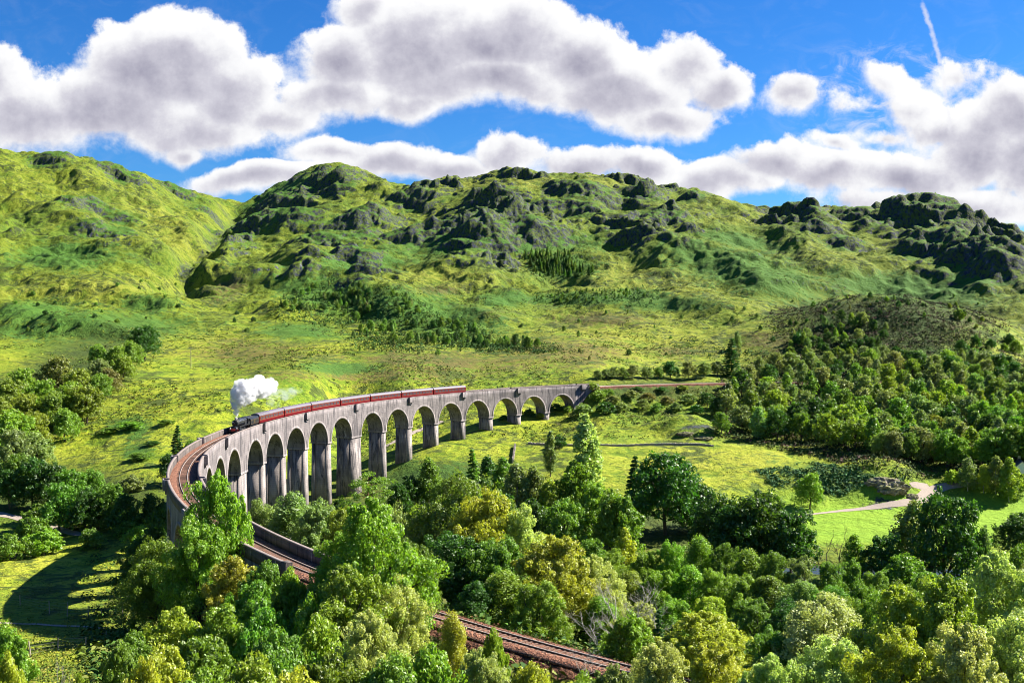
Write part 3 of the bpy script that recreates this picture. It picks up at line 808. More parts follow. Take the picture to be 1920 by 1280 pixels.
for xx in (3.35, 4.4, 5.5, 6.5, 7.4): bb.lathe([(.915 + max(0, xx - 5) * .045, X - xx - .03), (.925 + max(0, xx - 5) * .045, X - xx), (.915 + max(0, xx - 5) * .045, X - xx + .03)], 'x', (0, 0, 2.85), 28)
bb.build('boiler_band', M_STEEL, bl, True)
fb = MB(); V = []
for xx in (X - 7.5, X - 9.7):
    for yy, zz in ((-.95, 1.55), (-1.05, 2.6), (-1.0, 3.35), (-.7, 3.72), (0, 3.86), (.7, 3.72), (1.0, 3.35), (1.05, 2.6), (.95, 1.55)): V.append((xx, yy, zz))
fb.add(V, [tuple(range(9)), tuple(range(17, 8, -1))] + [(i + 1, i, i + 9, i + 10) for i in range(8)] + [(0, 8, 17, 9)]).build('firebox', M_BOILER, eng)
MB().lathe([(.30, 3.66), (.33, 3.7), (.26, 3.9), (.27, 4.1), (.36, 4.2), (.36, 4.25), (.27, 4.25), (.25, 4.0)], 'z', (X - 2.45, 0, 0), 20).build('chimney', M_SOOT, eng, True)
MB().lathe([(.42, 3.62), (.43, 3.78), (.38, 3.95), (.22, 4.03), (.02, 4.05)], 'z', (X - 4.9, 0, 0), 20).build('steam_dome', M_BOILER, eng, True)
MB().lathe([(.30, 3.62), (.31, 3.8), (.25, 3.9), (.02, 3.94)], 'z', (X - 6.4, 0, 0), 18).build('top_feed', M_BOILER, eng, True)
MB().lathe([(.06, 3.8), (.08, 4.0), (.10, 4.08), (.02, 4.1)], 'z', (X - 8.4, .15, 0), 10).lathe([(.06, 3.8), (.08, 4.0), (.10, 4.08), (.02, 4.1)], 'z', (X - 8.4, -.15, 0), 10).build('safety_valve', M_BRASS, eng, True)
for s_ in (-1, 1):                              # running boards, raised over the wheels
    y0, y1 = sorted((s_ * .86, s_ * 1.36))
    MB().box((X - 10.3, y0, 1.86), (X - 2.2, y1, 1.92)).box((X - 10.3, s_ * 1.33 - .02, 1.62), (X - 2.2, s_ * 1.33 + .02, 1.86)).box((X - 2.2, y0, 1.28), (X - 2.14, y1, 1.92)).box((X - 2.14, y0, 1.28), (X - .6, y1, 1.33)).build('running_board', M_BLACK, eng)
    MB().lathe([(.40, -1.0), (.42, -.95), (.42, .45), (.40, .5), (.12, .52), (.10, .7)], 'x', (X - 2.25, s_ * 1.12, .96), 18).box((X - 3.0, s_ * 1.12 - .3, 1.3), (X - 1.9, s_ * 1.12 + .3, 1.62)).build('cylinder', M_BLACK, eng, True)
    for xx in (4.0, 5.95, 7.9): 
        w = wheel(.91).build('driving_wheel', M_BLACK, eng, True); w.location = (X - xx, s_ * .78, .92)
        if s_ < 0: w.rotation_euler = (0, 0, math.pi)
    for xx in (1.45, 2.95):
        w = wheel(.5).build('leading_wheel', M_BLACK, eng, True); w.location = (X - xx, s_ * .78, .51)
        if s_ < 0: w.rotation_euler = (0, 0, math.pi)
    MB().box((X - 8.1, s_ * .93 - .03, .66), (X - 3.8, s_ * .93 + .03, .80)).build('coupling_rod', M_STEEL, eng)
    MB().box((X - 6.05, s_ * 1.02 - .03, .64), (X - 2.9, s_ * 1.02 + .03, .78)).build('connecting_rod', M_STEEL, eng)
    MB().tube([(X - 3.0, s_ * .98, 3.2), (X - 5.5, s_ * 1.04, 3.25), (X - 9.2, s_ * 1.12, 3.25)], .03, 6).build('handrail', M_STEEL, eng)
    MB().lathe([(.12, X - .55), (.11, X - .2), (.24, X - .18), (.25, X - .08), (.1, X - .02)], 'x', (0, s_ * .87, 1.05), 16).build('buffer', M_BLACK, eng, True)
    MB().box((X - .58, s_ * .9 - .11, 1.32), (X - .38, s_ * .9 + .11, 1.62)).lathe([(.09, 1.62), (.09, 1.7), (.03, 1.74)], 'z', (X - .48, s_ * .9, 0), 10).build('head_lamp', M_LAMP, eng)
    # cab side with window opening
    y0, y1 = sorted((s_ * 1.28, s_ * 1.33))
    cabm = MB()
    for a_, b_ in (((X - 11.2, y0, 1.45), (X - 9.72, y1, 2.5)), ((X - 9.95, y0, 2.5), (X - 9.72, y1, 3.35)), ((X - 10.65, y0, 2.5), (X - 10.55, y1, 3.35)), ((X - 11.2, y0, 3.2), (X - 10.65, y1, 3.35)), ((X - 10.55, y0, 3.2), (X - 9.95, y1, 3.35))): cabm.box(a_, b_)
    cabm.build('cab_side', M_BLACK, eng)
MB().box((X - .60, -1.25, .78), (X - .52, 1.25, 1.30)).build('buffer_beam', M_RED, eng)
MB().box((X - 1.6, -.62, .7), (X - .61, .62, 1.25)).box((X - 10.3, -.6, .75), (X - 1.6, .6, 1.6)).build('frame', M_BLACK, eng)
MB().box((X - 9.75, -1.27, 1.6), (X - 9.70, 1.27, 3.4)).build('cab_front', M_BLACK, eng)
cr = MB(); V = []
for xx in (X - 9.6, X - 11.6):
    for a_ in np.linspace(-1, 1, 9): V.append((xx, 1.36 * a_, 3.9 - .52 * a_ * a_))
    for a_ in np.linspace(1, -1, 9): V.append((xx, 1.36 * a_, 3.84 - .52 * a_ * a_))
cr.add(V, [tuple(range(18)), tuple(range(35, 17, -1))] + [((i + 1) % 18, i, i + 18, (i + 1) % 18 + 18) for i in range(18)]).build('cab_roof', M_BLACK, eng)
MB().lathe([(.03, 0), (.14, 0), (.14, .02)], 'x', (X - 1.3, -.45, 3.2), 14).build('number_plate', M_LAMP, eng)

ten = thing('tender', 'black coal tender with cream lining coupled behind the steam locomotive', 'tender')
on_track(ten, 45.9 + 11.9 + 3.7)
tk = MB(); V = []
sec = [(-1.28, 1.25), (-1.28, 2.75), (-1.15, 3.05), (-.95, 3.3), (.95, 3.3), (1.15, 3.05), (1.28, 2.75), (1.28, 1.25)]
for xx in (3.5, -3.5):
    for yy, zz in sec: V.append((xx, yy, zz))
tk.add(V, [tuple(range(8)), tuple(range(15, 7, -1))] + [((i + 1) % 8, i, i + 8, (i + 1) % 8 + 8) for i in range(8)]).build('tank', M_BLACK, ten)
rc_ = np.random.default_rng(4); cm_ = MB(); gx = np.linspace(-.2, 3.3, 9); gy = np.linspace(-.9, .9, 7); V = []
for x_ in gx:
    for y_ in gy: V.append((x_, y_, 3.31 + (.45 * (1 - (y_ / .95) ** 2)) * (1 - ((x_ - 1.5) / 2.0) ** 2 * .7) + rc_.uniform(0, .1)))
cm_.add(V, [(i * 7 + j, (i + 1) * 7 + j, (i + 1) * 7 + j + 1, i * 7 + j + 1) for i in range(8) for j in range(6)]).build('coal_load', M_COAL, ten)
for s_ in (-1, 1):
    ln = MB()
    for a_, b_ in (((-3.2, 1.45), (3.2, 1.49)), ((-3.2, 2.6), (3.2, 2.64)), ((-3.2, 1.49), (-3.16, 2.6)), ((3.16, 1.49), (3.2, 2.6))):
        y0, y1 = sorted((s_ * 1.275, s_ * 1.29)); ln.box((a_[0], y0, a_[1]), (b_[0], y1, b_[1]))
    ln.build('lining', M_CREAM, ten)
    y0, y1 = sorted((s_ * 1.278, s_ * 1.295))
    MB().add([(x_, s_ * 1.294, z_) for x_, z_ in ((.0, 2.45), (.28, 2.3), (.34, 2.05), (.2, 1.72), (-.2, 1.72), (-.34, 2.05), (-.28, 2.3))], [tuple(range(7)) if s_ > 0 else tuple(range(6, -1, -1))]).build('crest', M_BRASS, ten)
    for xx in (2.1, .1, -1.9):
        w = wheel(.63).build('wheel', M_BLACK, ten, True); w.location = (xx, s_ * .78, .64)
        if s_ < 0: w.rotation_euler = (0, 0, math.pi)
    MB().box((-3.4, s_ * 1.0 - .04, .7), (3.4, s_ * 1.0 + .04, 1.24)).build('frame', M_BLACK, ten)

LC = 19.9
co0 = thing('railway_coach', None, 'coach')
bd = MB(); hl = LC / 2
bd.box((-hl, -1.36, 1.0), (hl, 1.36, 1.95)).box((-hl, -1.36, 2.75), (hl, 1.36, 3.05))
nw = 9; ww = 1.62; pit = (LC - 1.2) / nw
post = [-hl] + [(-hl + .6 + pit * k + (pit - ww) / 2) for k in range(nw)]
xs = [-hl]
for k in range(nw): a_ = -hl + .6 + pit * k + (pit - ww) / 2; xs += [a_, a_ + ww]
xs.append(hl)
for k in range(0, len(xs), 2): bd.box((xs[k], -1.36, 1.95), (xs[k + 1], 1.36, 2.75))
bd.build('body', M_MAROON, co0)
win_me = MB().box((-ww / 2 - .005, -1.325, 1.945), (ww / 2 + .005, 1.325, 2.755)).mesh('window', M_WINDOW)
for k in range(nw):
    w = link('window', win_me, co0); w.location = (-hl + .6 + pit * k + pit / 2, 0, 0)
wl = MB()
for s_ in (-1, 1):
    y0, y1 = sorted((s_ * 1.358, s_ * 1.372)); wl.box((-hl + .1, y0, 1.84), (hl - .1, y1, 1.885)).box((-hl + .1, y0, 2.83), (hl - .1, y1, 2.86))
wl.build('lining', M_CREAM, co0)
rf = MB(); V = []
for xx in (hl + .03, -hl - .03):
    for a_ in np.linspace(-1, 1, 13): V.append((xx, 1.39 * math.sin(a_ * math.pi / 2), 3.05 + .78 * math.cos(a_ * math.pi / 2) ** .8 if abs(a_) < 1 else 3.05))
rf.add(V, [tuple(range(13)), tuple(range(25, 12, -1))] + [(i + 1, i, i + 13, i + 14) for i in range(12)] + [(0, 12, 25, 13)])
rfo = rf.build('roof', M_ROOF, co0, True)
vt_me = MB().box((-.2, -.13, 3.78), (.2, .13, 3.95)).mesh('roof_vent', M_ROOF)
for xx in np.linspace(-8.4, 8.4, 8): link('roof_vent', vt_me, rfo).location = (xx, 0, 0)
MB().box((-hl + .3, -1.2, .82), (hl - .3, 1.2, .998)).box((-2.5, -1.1, .35), (2.0, 1.1, .82)).build('underframe', M_UNDER, co0)
for xx in (-7.1, 7.1):
    bg_ = MB().box((xx - 1.7, -1.05, .4), (xx + 1.7, -.9, .8)).box((xx - 1.7, .9, .4), (xx + 1.7, 1.05, .8)).box((xx - .3, -1.0, .45), (xx + .3, 1.0, .8)).build('bogie', M_UNDER, co0)
    for dx in (-1.3, 1.3):
        for s_ in (-1, 1):
            w = wheel(.46).build('wheel', M_UNDER, bg_, True); w.location = (xx + dx, s_ * .78, .47)
            if s_ < 0: w.rotation_euler = (0, 0, math.pi)
for sx in (-1, 1): MB().box((sx * hl - .28, -.5, 1.05), (sx * hl + .28, .5, 3.0)).build('gangway', M_UNDER, co0)


def copy_tree(o, parent=None):
    kids = list(o.children); c = o.copy(); COL.objects.link(c); c.parent = parent
    for ch in kids: copy_tree(ch, c)
    return c


ORD = ['first maroon coach, directly behind the black tender', 'second maroon coach behind the tender, over the tall arches', 'third maroon coach counted from the steam engine',
       'middle maroon coach of the seven, fourth from the engine', 'third maroon coach from the rear end of the train', 'second to last maroon coach of the train', 'last maroon coach at the rear end of the train']
for k in range(7):
    c_ = co0 if k == 0 else copy_tree(co0)
    tag(c_, ORD[k], 'coach', 'maroon coaches of the steam train')
    on_track(c_, 65.7 + 20.6 * (k + .5))

# ------------------------------------------------------------------ steam
sm = material('white_steam'); M_STEAM, t, b = sm
t.N.remove(b)
pos = t.n('ShaderNodeTexCoord').outputs['Object']
dn = t.noise(pos, .55, 5, .65)
pv = t.n('ShaderNodeVolumePrincipled', {'Color': (.90, .90, .915, 1), 'Anisotropy': .1, 'Density': t.m('MULTIPLY', t.ramp(dn, .36, .62), 2.6)})
t.put(t.N['Material Output'].inputs['Volume'], pv.outputs[0])
p0 = np.array(P3(45.9 + 2.45, 0, 4.3))
bms = bmesh.new(); rs = np.random.default_rng(9)
path = [unp(px, py, d) for px, py, d in ((441, 777, 296), (442, 763, 297), (450, 745, 298), (462, 733, 300), (478, 728, 303), (494, 728, 306), (508, 725, 309))]
path[0] = tuple(p0 - np.array([0, 0, .2])); rads = [.45, 1.4, 3.0, 3.9, 3.8, 3.3, 2.2]
cur = []
for (a_, ra_), (b_, rb_) in zip(zip(path[:-1], rads[:-1]), zip(path[1:], rads[1:])):
    for f_ in (0, .5): cur.append((np.array(a_) * (1 - f_) + np.array(b_) * f_, ra_ * (1 - f_) + rb_ * f_))
cur.append((np.array(path[-1]), rads[-1]))
balls = []
for p_, r_ in cur:
    balls.append((p_, r_ * .85))
    for _ in range(7):
        v_ = rs.normal(size=3); v_ /= np.linalg.norm(v_); balls.append((p_ + v_ * r_ * rs.uniform(.5, .85), r_ * rs.uniform(.28, .5)))
mb = bpy.data.metaballs.new('steam_shape'); mo = bpy.data.objects.new('steam_shape', mb); COL.objects.link(mo)
mb.resolution = mb.render_resolution = .28; mb.threshold = .08
for p_, r_ in balls:
    e = mb.elements.new(); e.co = Vector(p_ - p0); e.radius = r_ * 1.15
bpy.context.view_layer.update()
dg = bpy.context.evaluated_depsgraph_get(); sme = bpy.data.meshes.new_from_object(mo.evaluated_get(dg)); sme.name = 'steam_cloud'
bpy.data.objects.remove(mo); bpy.data.metaballs.remove(mb)
co_ = np.empty(len(sme.vertices) * 3, np.float32); sme.vertices.foreach_get('co', co_); co_ = co_.reshape(-1, 3)
nn_ = np.empty(len(sme.vertices) * 3, np.float32); sme.vertices.foreach_get('normal', nn_); nn_ = nn_.reshape(-1, 3)
dsp = fbm(co_[:, 0] + co_[:, 2] * .7, co_[:, 1] * 1.0 - co_[:, 2] * .8, 2.4, 4, .6, seed=21) + .6 * fbm(co_[:, 0] * .8 - co_[:, 2], co_[:, 1] + co_[:, 2] * .6, .9, 3, .6, seed=22)
co_ += nn_ * (dsp * .95)[:, None]; sme.vertices.foreach_set('co', co_.ravel()); sme.update()
sme.materials.clear(); sme.materials.append(M_STEAM)
st = link('steam_plume', sme); st.location = p0
tag(st, 'billowing white plume of steam rising from the chimney of the locomotive', 'steam')

M_WISP, t, b = material('thin_smoke'); t.N.remove(b)
dn2 = t.noise(t.n('ShaderNodeTexCoord').outputs['Object'], .45, 4, .65)
t.put(t.N['Material Output'].inputs['Volume'], t.n('ShaderNodeVolumePrincipled', {'Color': (.80, .86, .93, 1), 'Density': t.m('MULTIPLY', t.ramp(dn2, .42, .70), .15)}).outputs[0])
bmw = bmesh.new(); wp = [(np.array(unp(px, py, d)) - p0, r_) for px, py, d, r_ in ((505, 735, 309, 2.6), (520, 742, 313, 2.6), (536, 738, 318, 2.3), (515, 755, 312, 1.8), (552, 733, 323, 1.7))]
for q_, r_ in wp: bmesh.ops.create_icosphere(bmw, subdivisions=3, radius=r_, matrix=Matrix.Translation(q_) @ Matrix.Diagonal((1.5, 1.2, .8, 1)))
wm = bpy.data.meshes.new('thin_smoke'); bmw.to_mesh(wm); bmw.free(); wm.materials.append(M_WISP)
link('trailing_wisp', wm, st)
# ------------------------------------------------------------------ plants: meshes
M_LEAF, t, b = material('leaves')
t.N.remove(b)
ob = t.n('ShaderNodeAttribute', attribute_name='tint'); ob.attribute_type = 'OBJECT'
rn = t.n('ShaderNodeAttribute', attribute_name='rnd').outputs['Fac']
oi = t.n('ShaderNodeObjectInfo').outputs['Random']
hsv = t.n('ShaderNodeHueSaturation', {'Color': ob.outputs['Color'], 'Hue': t.m('ADD', .490, t.m('MULTIPLY', t.m('ADD', rn, oi), .016)), 'Saturation': 1.0, 'Value': t.m('ADD', .62, t.m('ADD', t.m('MULTIPLY', rn, .62), t.m('MULTIPLY', oi, .2)))})
df = t.n('ShaderNodeBsdfDiffuse', {'Color': hsv.outputs[0]}); tl = t.n('ShaderNodeBsdfTranslucent', {'Color': t.mix(1.0, hsv.outputs[0], (1.25, 1.2, .6), 'MULTIPLY')})
gl = t.n('ShaderNodeBsdfGlossy', {'Color': (1, 1, 1, 1), 'Roughness': .5})
m1 = t.n('ShaderNodeMixShader', {0: .45, 1: df.outputs[0], 2: tl.outputs[0]}); m2 = t.n('ShaderNodeMixShader', {0: .035, 1: m1.outputs[0], 2: gl.outputs[0]})
t.put(t.N['Material Output'].inputs['Surface'], m2.outputs[0])
M_BARK = simple('bark', (.075, .058, .045), .95, 0, .5, 3)
M_PALEBARK = simple('pale_bark', (.34, .31, .27), .9, 0, .4, 2)
M_PINEBARK = simple('pine_bark', (.20, .09, .05), .9, 0, .4, 2)


def unit(v): return v / (np.linalg.norm(v, axis=-1, keepdims=True) + 1e-9)


def cards(C, N, size, rg, aspect=.62):
    """leaf sized rhombs at C facing N"""
    n = len(C); N = unit(N)
    a = unit(np.cross(N, rg.normal(size=(n, 3)))); b_ = np.cross(N, a)
    s = (size * rg.uniform(.65, 1.35, n))[:, None]
    tip = N * s * .18
    V = np.stack([C - a * s * .55, C - b_ * s * .5 * aspect + tip, C + a * s * .55, C + b_ * s * .5 * aspect + tip], 1).reshape(-1, 3)
    return V, np.arange(4 * n).reshape(n, 4)


def puff_cloud(P, R, k, size, rg, up=.25, flat=1.0, shell=.5):
    P = np.repeat(P, k, 0); R = np.repeat(np.broadcast_to(R, (len(P) // k,)), k)
    D = unit(rg.normal(size=P.shape)); r = R * rg.uniform(shell ** 3, 1, len(P)) ** (1 / 3)
    off = D * r[:, None]; off[:, 2] *= flat
    N = D * .75 + rg.normal(size=P.shape) * .5 + np.array([0, 0, up])
    return cards(P + off, N, size, rg)


def limb(mb, a, b_, r0, r1, rg, n=5, sag=.08, sides=6):
    a, b_ = np.array(a, float), np.array(b_, float); t_ = np.linspace(0, 1, n)[:, None]
    L = np.linalg.norm(b_ - a); P = a + (b_ - a) * t_
    P += np.sin(t_ * np.pi) * rg.normal(size=3) * L * sag
    P[:, 2] += (np.sin(t_ * np.pi / 2) - t_)[:, 0] * L * .12
    mb.tube(P, np.linspace(r0, r1, n), sides, False)


def tree_shape(kind, lod, seed):
    """returns (trunk MB or None, crown V, crown F); nominal sizes in SIZES"""
    rg = np.random.default_rng(seed); mb = MB()
    H, Wd = SIZES[kind]
    q = {0: (.72, 1.75), 1: (1.45, .42), 2: (2.4, .12)}[lod]          # card size factor, count factor
    Pp, Rr = [], []
    if kind in ('broad', 'oak', 'willow', 'bush'):
        nl = {'broad': 14, 'oak': 18, 'willow': 16, 'bush': 9}[kind]; z0 = {'broad': .12, 'oak': .08, 'willow': .12, 'bush': .05}[kind] * H
        lobes = []
        for i in range(nl):
            a = i * 2.4 + rg.uniform(-.5, .5); hh = (i + .5) / nl; rr = math.sqrt(max(.0, 1 - (hh * 1.02 - .30) ** 2 / .58)) * Wd / 2 * rg.uniform(.5, .78)
            zz = z0 + (H - z0) * (.12 + .72 * hh) * rg.uniform(.9, 1.08); lr = Wd * rg.uniform(.15, .23) * (1.1 - .3 * hh)
            if kind == 'willow': lr *= .85
            lobes.append((np.array([rr * math.cos(a), rr * math.sin(a), zz]), lr))
        lobes.append((np.array([0, 0, H * .80]), Wd * .19)); lobes.append((np.array([0, 0, H * .5]), Wd * .25))
        if kind == 'willow': lobes.append((np.array([rg.uniform(-1, 1), rg.uniform(-1, 1), H * .9]), Wd * .12))
        for p, lr in lobes:
            m_ = 20; D = unit(rg.normal(size=(m_, 3)) + np.array([0, 0, .25])); rad = lr * rg.uniform(.5, 1.22, m_)
            c_ = p + D * rad[:, None] * np.array([1, 1, .82]); Pp.append(c_); Rr.append(np.full(m_, lr * .36) * rg.uniform(.55, 1.3, m_))
        Pp = np.concatenate(Pp); Rr = np.concatenate(Rr); keep = (Pp[:, 2] > z0 * .6); Pp, Rr = Pp[keep], Rr[keep]
        k = max(3, int({'broad': 72, 'oak': 74, 'willow': 76, 'bush': 62}[kind] * q[1] * (1.0 if lod == 0 else 1.15)))
        cs = {'broad': .40, 'oak': .46, 'willow': .36, 'bush': .26}[kind] * q[0]
        V, F = puff_cloud(Pp, Rr, k, cs, rg, .3, .9, .45)
        if kind != 'bush':
            stems = 1 if kind != 'willow' else 3
            for s in range(stems):
                bx, by = (0, 0) if stems == 1 else rg.uniform(-.6, .6, 2)
                top = np.array([bx * 3, by * 3, H * .62]); limb(mb, (bx, by, -1.5), top, H * .026 / stems ** .4, H * .011, rg, 7, .03, 8)
            for p, lr in lobes[:-2]:
                limb(mb, (p[0] * .1, p[1] * .1, max(H * .18, p[2] * .5)), p, H * .011, H * .003, rg, 5, .1, 5)
        else:
            for p, lr in lobes[:6]: limb(mb, (p[0] * .2, p[1] * .2, -.5), p, .09, .02, rg, 4, .1, 5)
    elif kind in ('birch', 'poplar'):
        nlay = 15 if kind == 'birch' else 20
        for i in range(nlay):
            hh = (i + .5) / nlay; rr = Wd / 2 * (math.sin(math.pi * min(1, hh * .86 + .14)) ** .75) * (1 - .25 * hh)
            zz = H * (.16 + .84 * hh); kk = 6 if rr > .8 else 3
            for j in range(kk):
                a = rg.uniform(0, 6.28); r_ = rr * rg.uniform(.35, .95); Pp.append((r_ * math.cos(a), r_ * math.sin(a), zz - r_ * .25 + rg.uniform(-.4, .4))); Rr.append(Wd * rg.uniform(.09, .17))
        Pp, Rr = np.array(Pp), np.array(Rr)
        V, F = puff_cloud(Pp, Rr, max(3, int(150 * q[1])), (.33 if kind == 'birch' else .38) * q[0], rg, .1, 1.35, .3)
        limb(mb, (0, 0, -1.5), (rg.uniform(-.4, .4), rg.uniform(-.4, .4), H * .93), H * .016, .03, rg, 9, .015, 7)
        for p in Pp[::4]: limb(mb, (0, 0, p[2] * .8), p, H * .004, .015, rg, 4, .08, 4)
    elif kind == 'conifer':
        nlay = 16
        for i in range(nlay):
            hh = i / nlay; rr = Wd / 2 * (1 - hh) ** .85; zz = H * (.08 + .9 * hh)
            for j in range(int(4 + 7 * (1 - hh))):
                a = rg.uniform(0, 6.28)
                for f_ in (.35, .68, .95): Pp.append((rr * f_ * math.cos(a), rr * f_ * math.sin(a), zz - rr * f_ * .28)); Rr.append(Wd * .075 * (1.2 - .4 * f_))
        Pp, Rr = np.array(Pp), np.array(Rr)
        V, F = puff_cloud(Pp, Rr, max(2, int(42 * q[1] * (1 if lod == 0 else 1.4))), .30 * q[0], rg, .35, .6, .2)
        limb(mb, (0, 0, -1.5), (0, 0, H * .97), H * .017, .03, rg, 6, 0, 7)
    elif kind == 'pine':
        limb(mb, (0, 0, -1.5), (.5, .2, H * .85), .38, .12, rg, 8, .03, 8)
        for i in range(13):
            a = i * 2.4 + rg.uniform(-.4, .4); zz = H * (.46 + .5 * (i / 13)); r_ = Wd / 2 * rg.uniform(.35, .9) * (1.05 - .55 * max(0, i / 13 - .35))
            c_ = np.array([r_ * math.cos(a), r_ * math.sin(a), zz]); limb(mb, (.3, .1, zz - r_ * .28), c_, .12, .03, rg, 5, .08, 5)
            for _ in range(9): Pp.append(c_ + rg.normal(size=3) * np.array([1.05, 1.05, .28]) * Wd * .085); Rr.append(Wd * .065)
        Pp, Rr = np.array(Pp), np.array(Rr)
        V, F = puff_cloud(Pp, Rr, max(4, int(80 * q[1])), .30 * q[0], rg, .6, .55, .2)
    elif kind in ('bare', 'snag'):
        V, F = np.zeros((0, 3)), np.zeros((0, 4), int)

        def grow(p, d, L, r, dep):
            e = p + d * L; limb(mb, p, e, r, r * .62, rg, 4, .06, 5)
            if dep == 0: return
            for _ in range(3 if dep > 1 else 4):
                d2 = unit(d * rg.uniform(.7, 1.2) + rg.normal(size=3) * .55 + np.array([0, 0, .12])); grow(p + d * L * rg.uniform(.55, 1), d2, L * rg.uniform(.5, .75), r * .5, dep - 1)
        grow(np.array([0, 0, -1.0]), unit(np.array([rg.uniform(-.2, .2), rg.uniform(-.2, .2), 1])), H * .45, H * .013, 4)
    if len(V):
        zt_ = np.quantile(V[:, 2], .997); rt_ = np.quantile(np.hypot(V[:, 0], V[:, 1]), .97); V = V * np.array([Wd / 2 / rt_, Wd / 2 / rt_, H / zt_])
        mb.v = [v * np.array([min(1, Wd / 2 / rt_), min(1, Wd / 2 / rt_), H / zt_ if v[:, 2].max() > 0 else 1]) for v in mb.v]
    return mb, V, F, rg


SIZES = {'broad': (16., 14.), 'oak': (20., 20.), 'willow': (14., 14.), 'bush': (5., 7.), 'birch': (13., 7.), 'poplar': (20., 6.), 'conifer': (14., 6.), 'pine': (16., 15.), 'bare': (12., 8.), 'snag': (12., 9.)}
NAMES = {'broad': 'broadleaf_tree', 'oak': 'oak_tree', 'willow': 'willow_tree', 'bush': 'bush', 'birch': 'birch_tree', 'poplar': 'poplar_tree', 'conifer': 'conifer_tree', 'pine': 'pine_tree', 'bare': 'bare_tree', 'snag': 'bare_tree'}
CATS = {'bush': 'bush'}
BARK = {'birch': M_PALEBARK, 'bare': M_PALEBARK, 'pine': M_PINEBARK}
TINT = {'G1': (.215, .345, .022), 'G2': (.15, .265, .022), 'G3': (.050, .130, .010), 'Y': (.34, .41, .032), 'P': (.40, .47, .135), 'O': (.215, .31, .026), 'GR': (.20, .275, .070), 'B': (.20, .19, .045)}
_cache = {}


def plant_mesh(kind, lod, var):
    key = (kind, lod, var)
    if key not in _cache:
        mb, V, F, rg = tree_shape(kind, lod, hash((len(kind) * 7 + ord(kind[1]), lod, var)) % 99991)
        nm = NAMES[kind]; bark = BARK.get(kind, M_BARK)
        if lod == 2:
            tv = np.concatenate(mb.v) if mb.v else np.zeros((0, 3)); quads = [f for f in mb.f if len(f) == 4]
            if kind == 'bush': tv = np.zeros((0, 3)); quads = []
            VV = np.concatenate([V, tv]); fl = [F] + ([np.array(quads) + len(V)] if quads else [])
            mi = np.concatenate([np.zeros(len(F), int), np.ones(len(quads), int)])
            _cache[key] = np_mesh(nm, VV, fl, (M_LEAF, bark), mi, attrs={'rnd': ('FACE', 'FLOAT', rg.uniform(0, 1, len(mi)))})
        else:
            tr = mb.mesh('trunk', bark, True) if mb.v else None
            cr = np_mesh('crown', V, F, (M_LEAF,), attrs={'rnd': ('FACE', 'FLOAT', rg.uniform(0, 1, len(F)))}) if len(F) else None
            _cache[key] = (tr, cr)
    return _cache[key]


TREE_LOG = []


def plant(kind, x, y, z, h, w, tint, label, group=None, lod=None, rg=RNG, d=None):
    d = d or math.hypot(x, y)
    if lod is None: lod = 0 if d < 235 else 1 if d < 420 else 2
    var = int(rg.integers(0, {0: 4, 1: 4, 2: 5}[lod]))
    H, Wd = SIZES[kind]; me = plant_mesh(kind, lod, var)
    tc = tuple(float(c * rg.uniform(.88, 1.12)) for c in TINT[tint]) if isinstance(tint, str) else tint
    nm = NAMES[kind]
    if lod == 2: o = link(nm, me); o['tint'] = tc
    else:
        o = link(nm, None)
        tr, cr = me
        if tr: link('stem' if kind == 'bush' else 'trunk', tr, o)
        if cr: c_ = link('crown' if kind != 'bush' else 'foliage', cr, o); c_['tint'] = tc
    o.location = (x, y, z); o.rotation_euler = (0, 0, float(rg.uniform(0, 6.28))); o.scale = (w / Wd, w / Wd, h / H)
    return tag(o, label, CATS.get(kind, 'tree'), group)


def on_sight(kind, px, pyt, d, wpx, tint, label, group=None, lod=None):
    """a plant at distance d whose top is seen at (px, pyt)"""
    x, y, zt = unp(px, pyt, d); zg = float(ground(x, y)); h = zt - zg
    if d > 285:                                  # far plants: slide along the line of sight until the height suits the kind
        H, Wd = SIZES[kind]; want = wpx * d / FOC * H / Wd * ((1.15 if d < 400 else .95) if kind == 'broad' else 1.0)
        ds = d * np.linspace(.72, 1.35, 90); X, Y, ZT = unp(px, pyt, ds); hh = ZT - ground(X, Y)
        cost = np.abs(np.log(np.maximum(hh, .05) / (want * ds / d))) + 1.2 * np.abs(np.log(ds / d)); k = int(np.argmin(cost)); d = float(ds[k]); x, y, zt = unp(px, pyt, d); zg = float(ground(x, y)); h = zt - zg
    TREE_LOG.append((kind, px, pyt, d, round(h, 1)))
    h = min(max(h, 1.0), 32); w = wpx * d / FOC; H, Wd = SIZES[kind]
    if kind in ('broad', 'willow', 'oak', 'bush'): w = max(w, min(w * 1.3, h / 1.45 * Wd / H))
    return plant(kind, x, y, zg - .1, h, w, tint, label, group, lod, d=d)
# ------------------------------------------------------------------ plants: where they stand
ORDW = ['first', 'second', 'third', 'fourth', 'fifth', 'sixth', 'seventh', 'eighth', 'ninth', 'tenth', 'eleventh', 'twelfth', 'thirteenth', 'fourteenth', 'fifteenth', 'sixteenth', 'seventeenth', 'eighteenth', 'nineteenth', 'twentieth'] 
ORDW += ['twenty-' + w for w in ORDW[:9]] + ['thirtieth'] + ['thirty-' + w for w in ORDW[:9]]
KW = {'broad': 'broadleaf tree', 'oak': 'oak-like tree', 'willow': 'feathery tree', 'bush': 'bush', 'birch': 'slender birch', 'poplar': 'poplar', 'conifer': 'pointed conifer', 'pine': 'pine', 'bare': 'bare tree', 'snag': 'dark bare tree'}
TW = {'G1': 'bright green', 'G2': 'green', 'G3': 'dark green', 'Y': 'yellow-green', 'P': 'pale green', 'O': 'olive', 'GR': 'grey-green', 'B': 'brownish'}


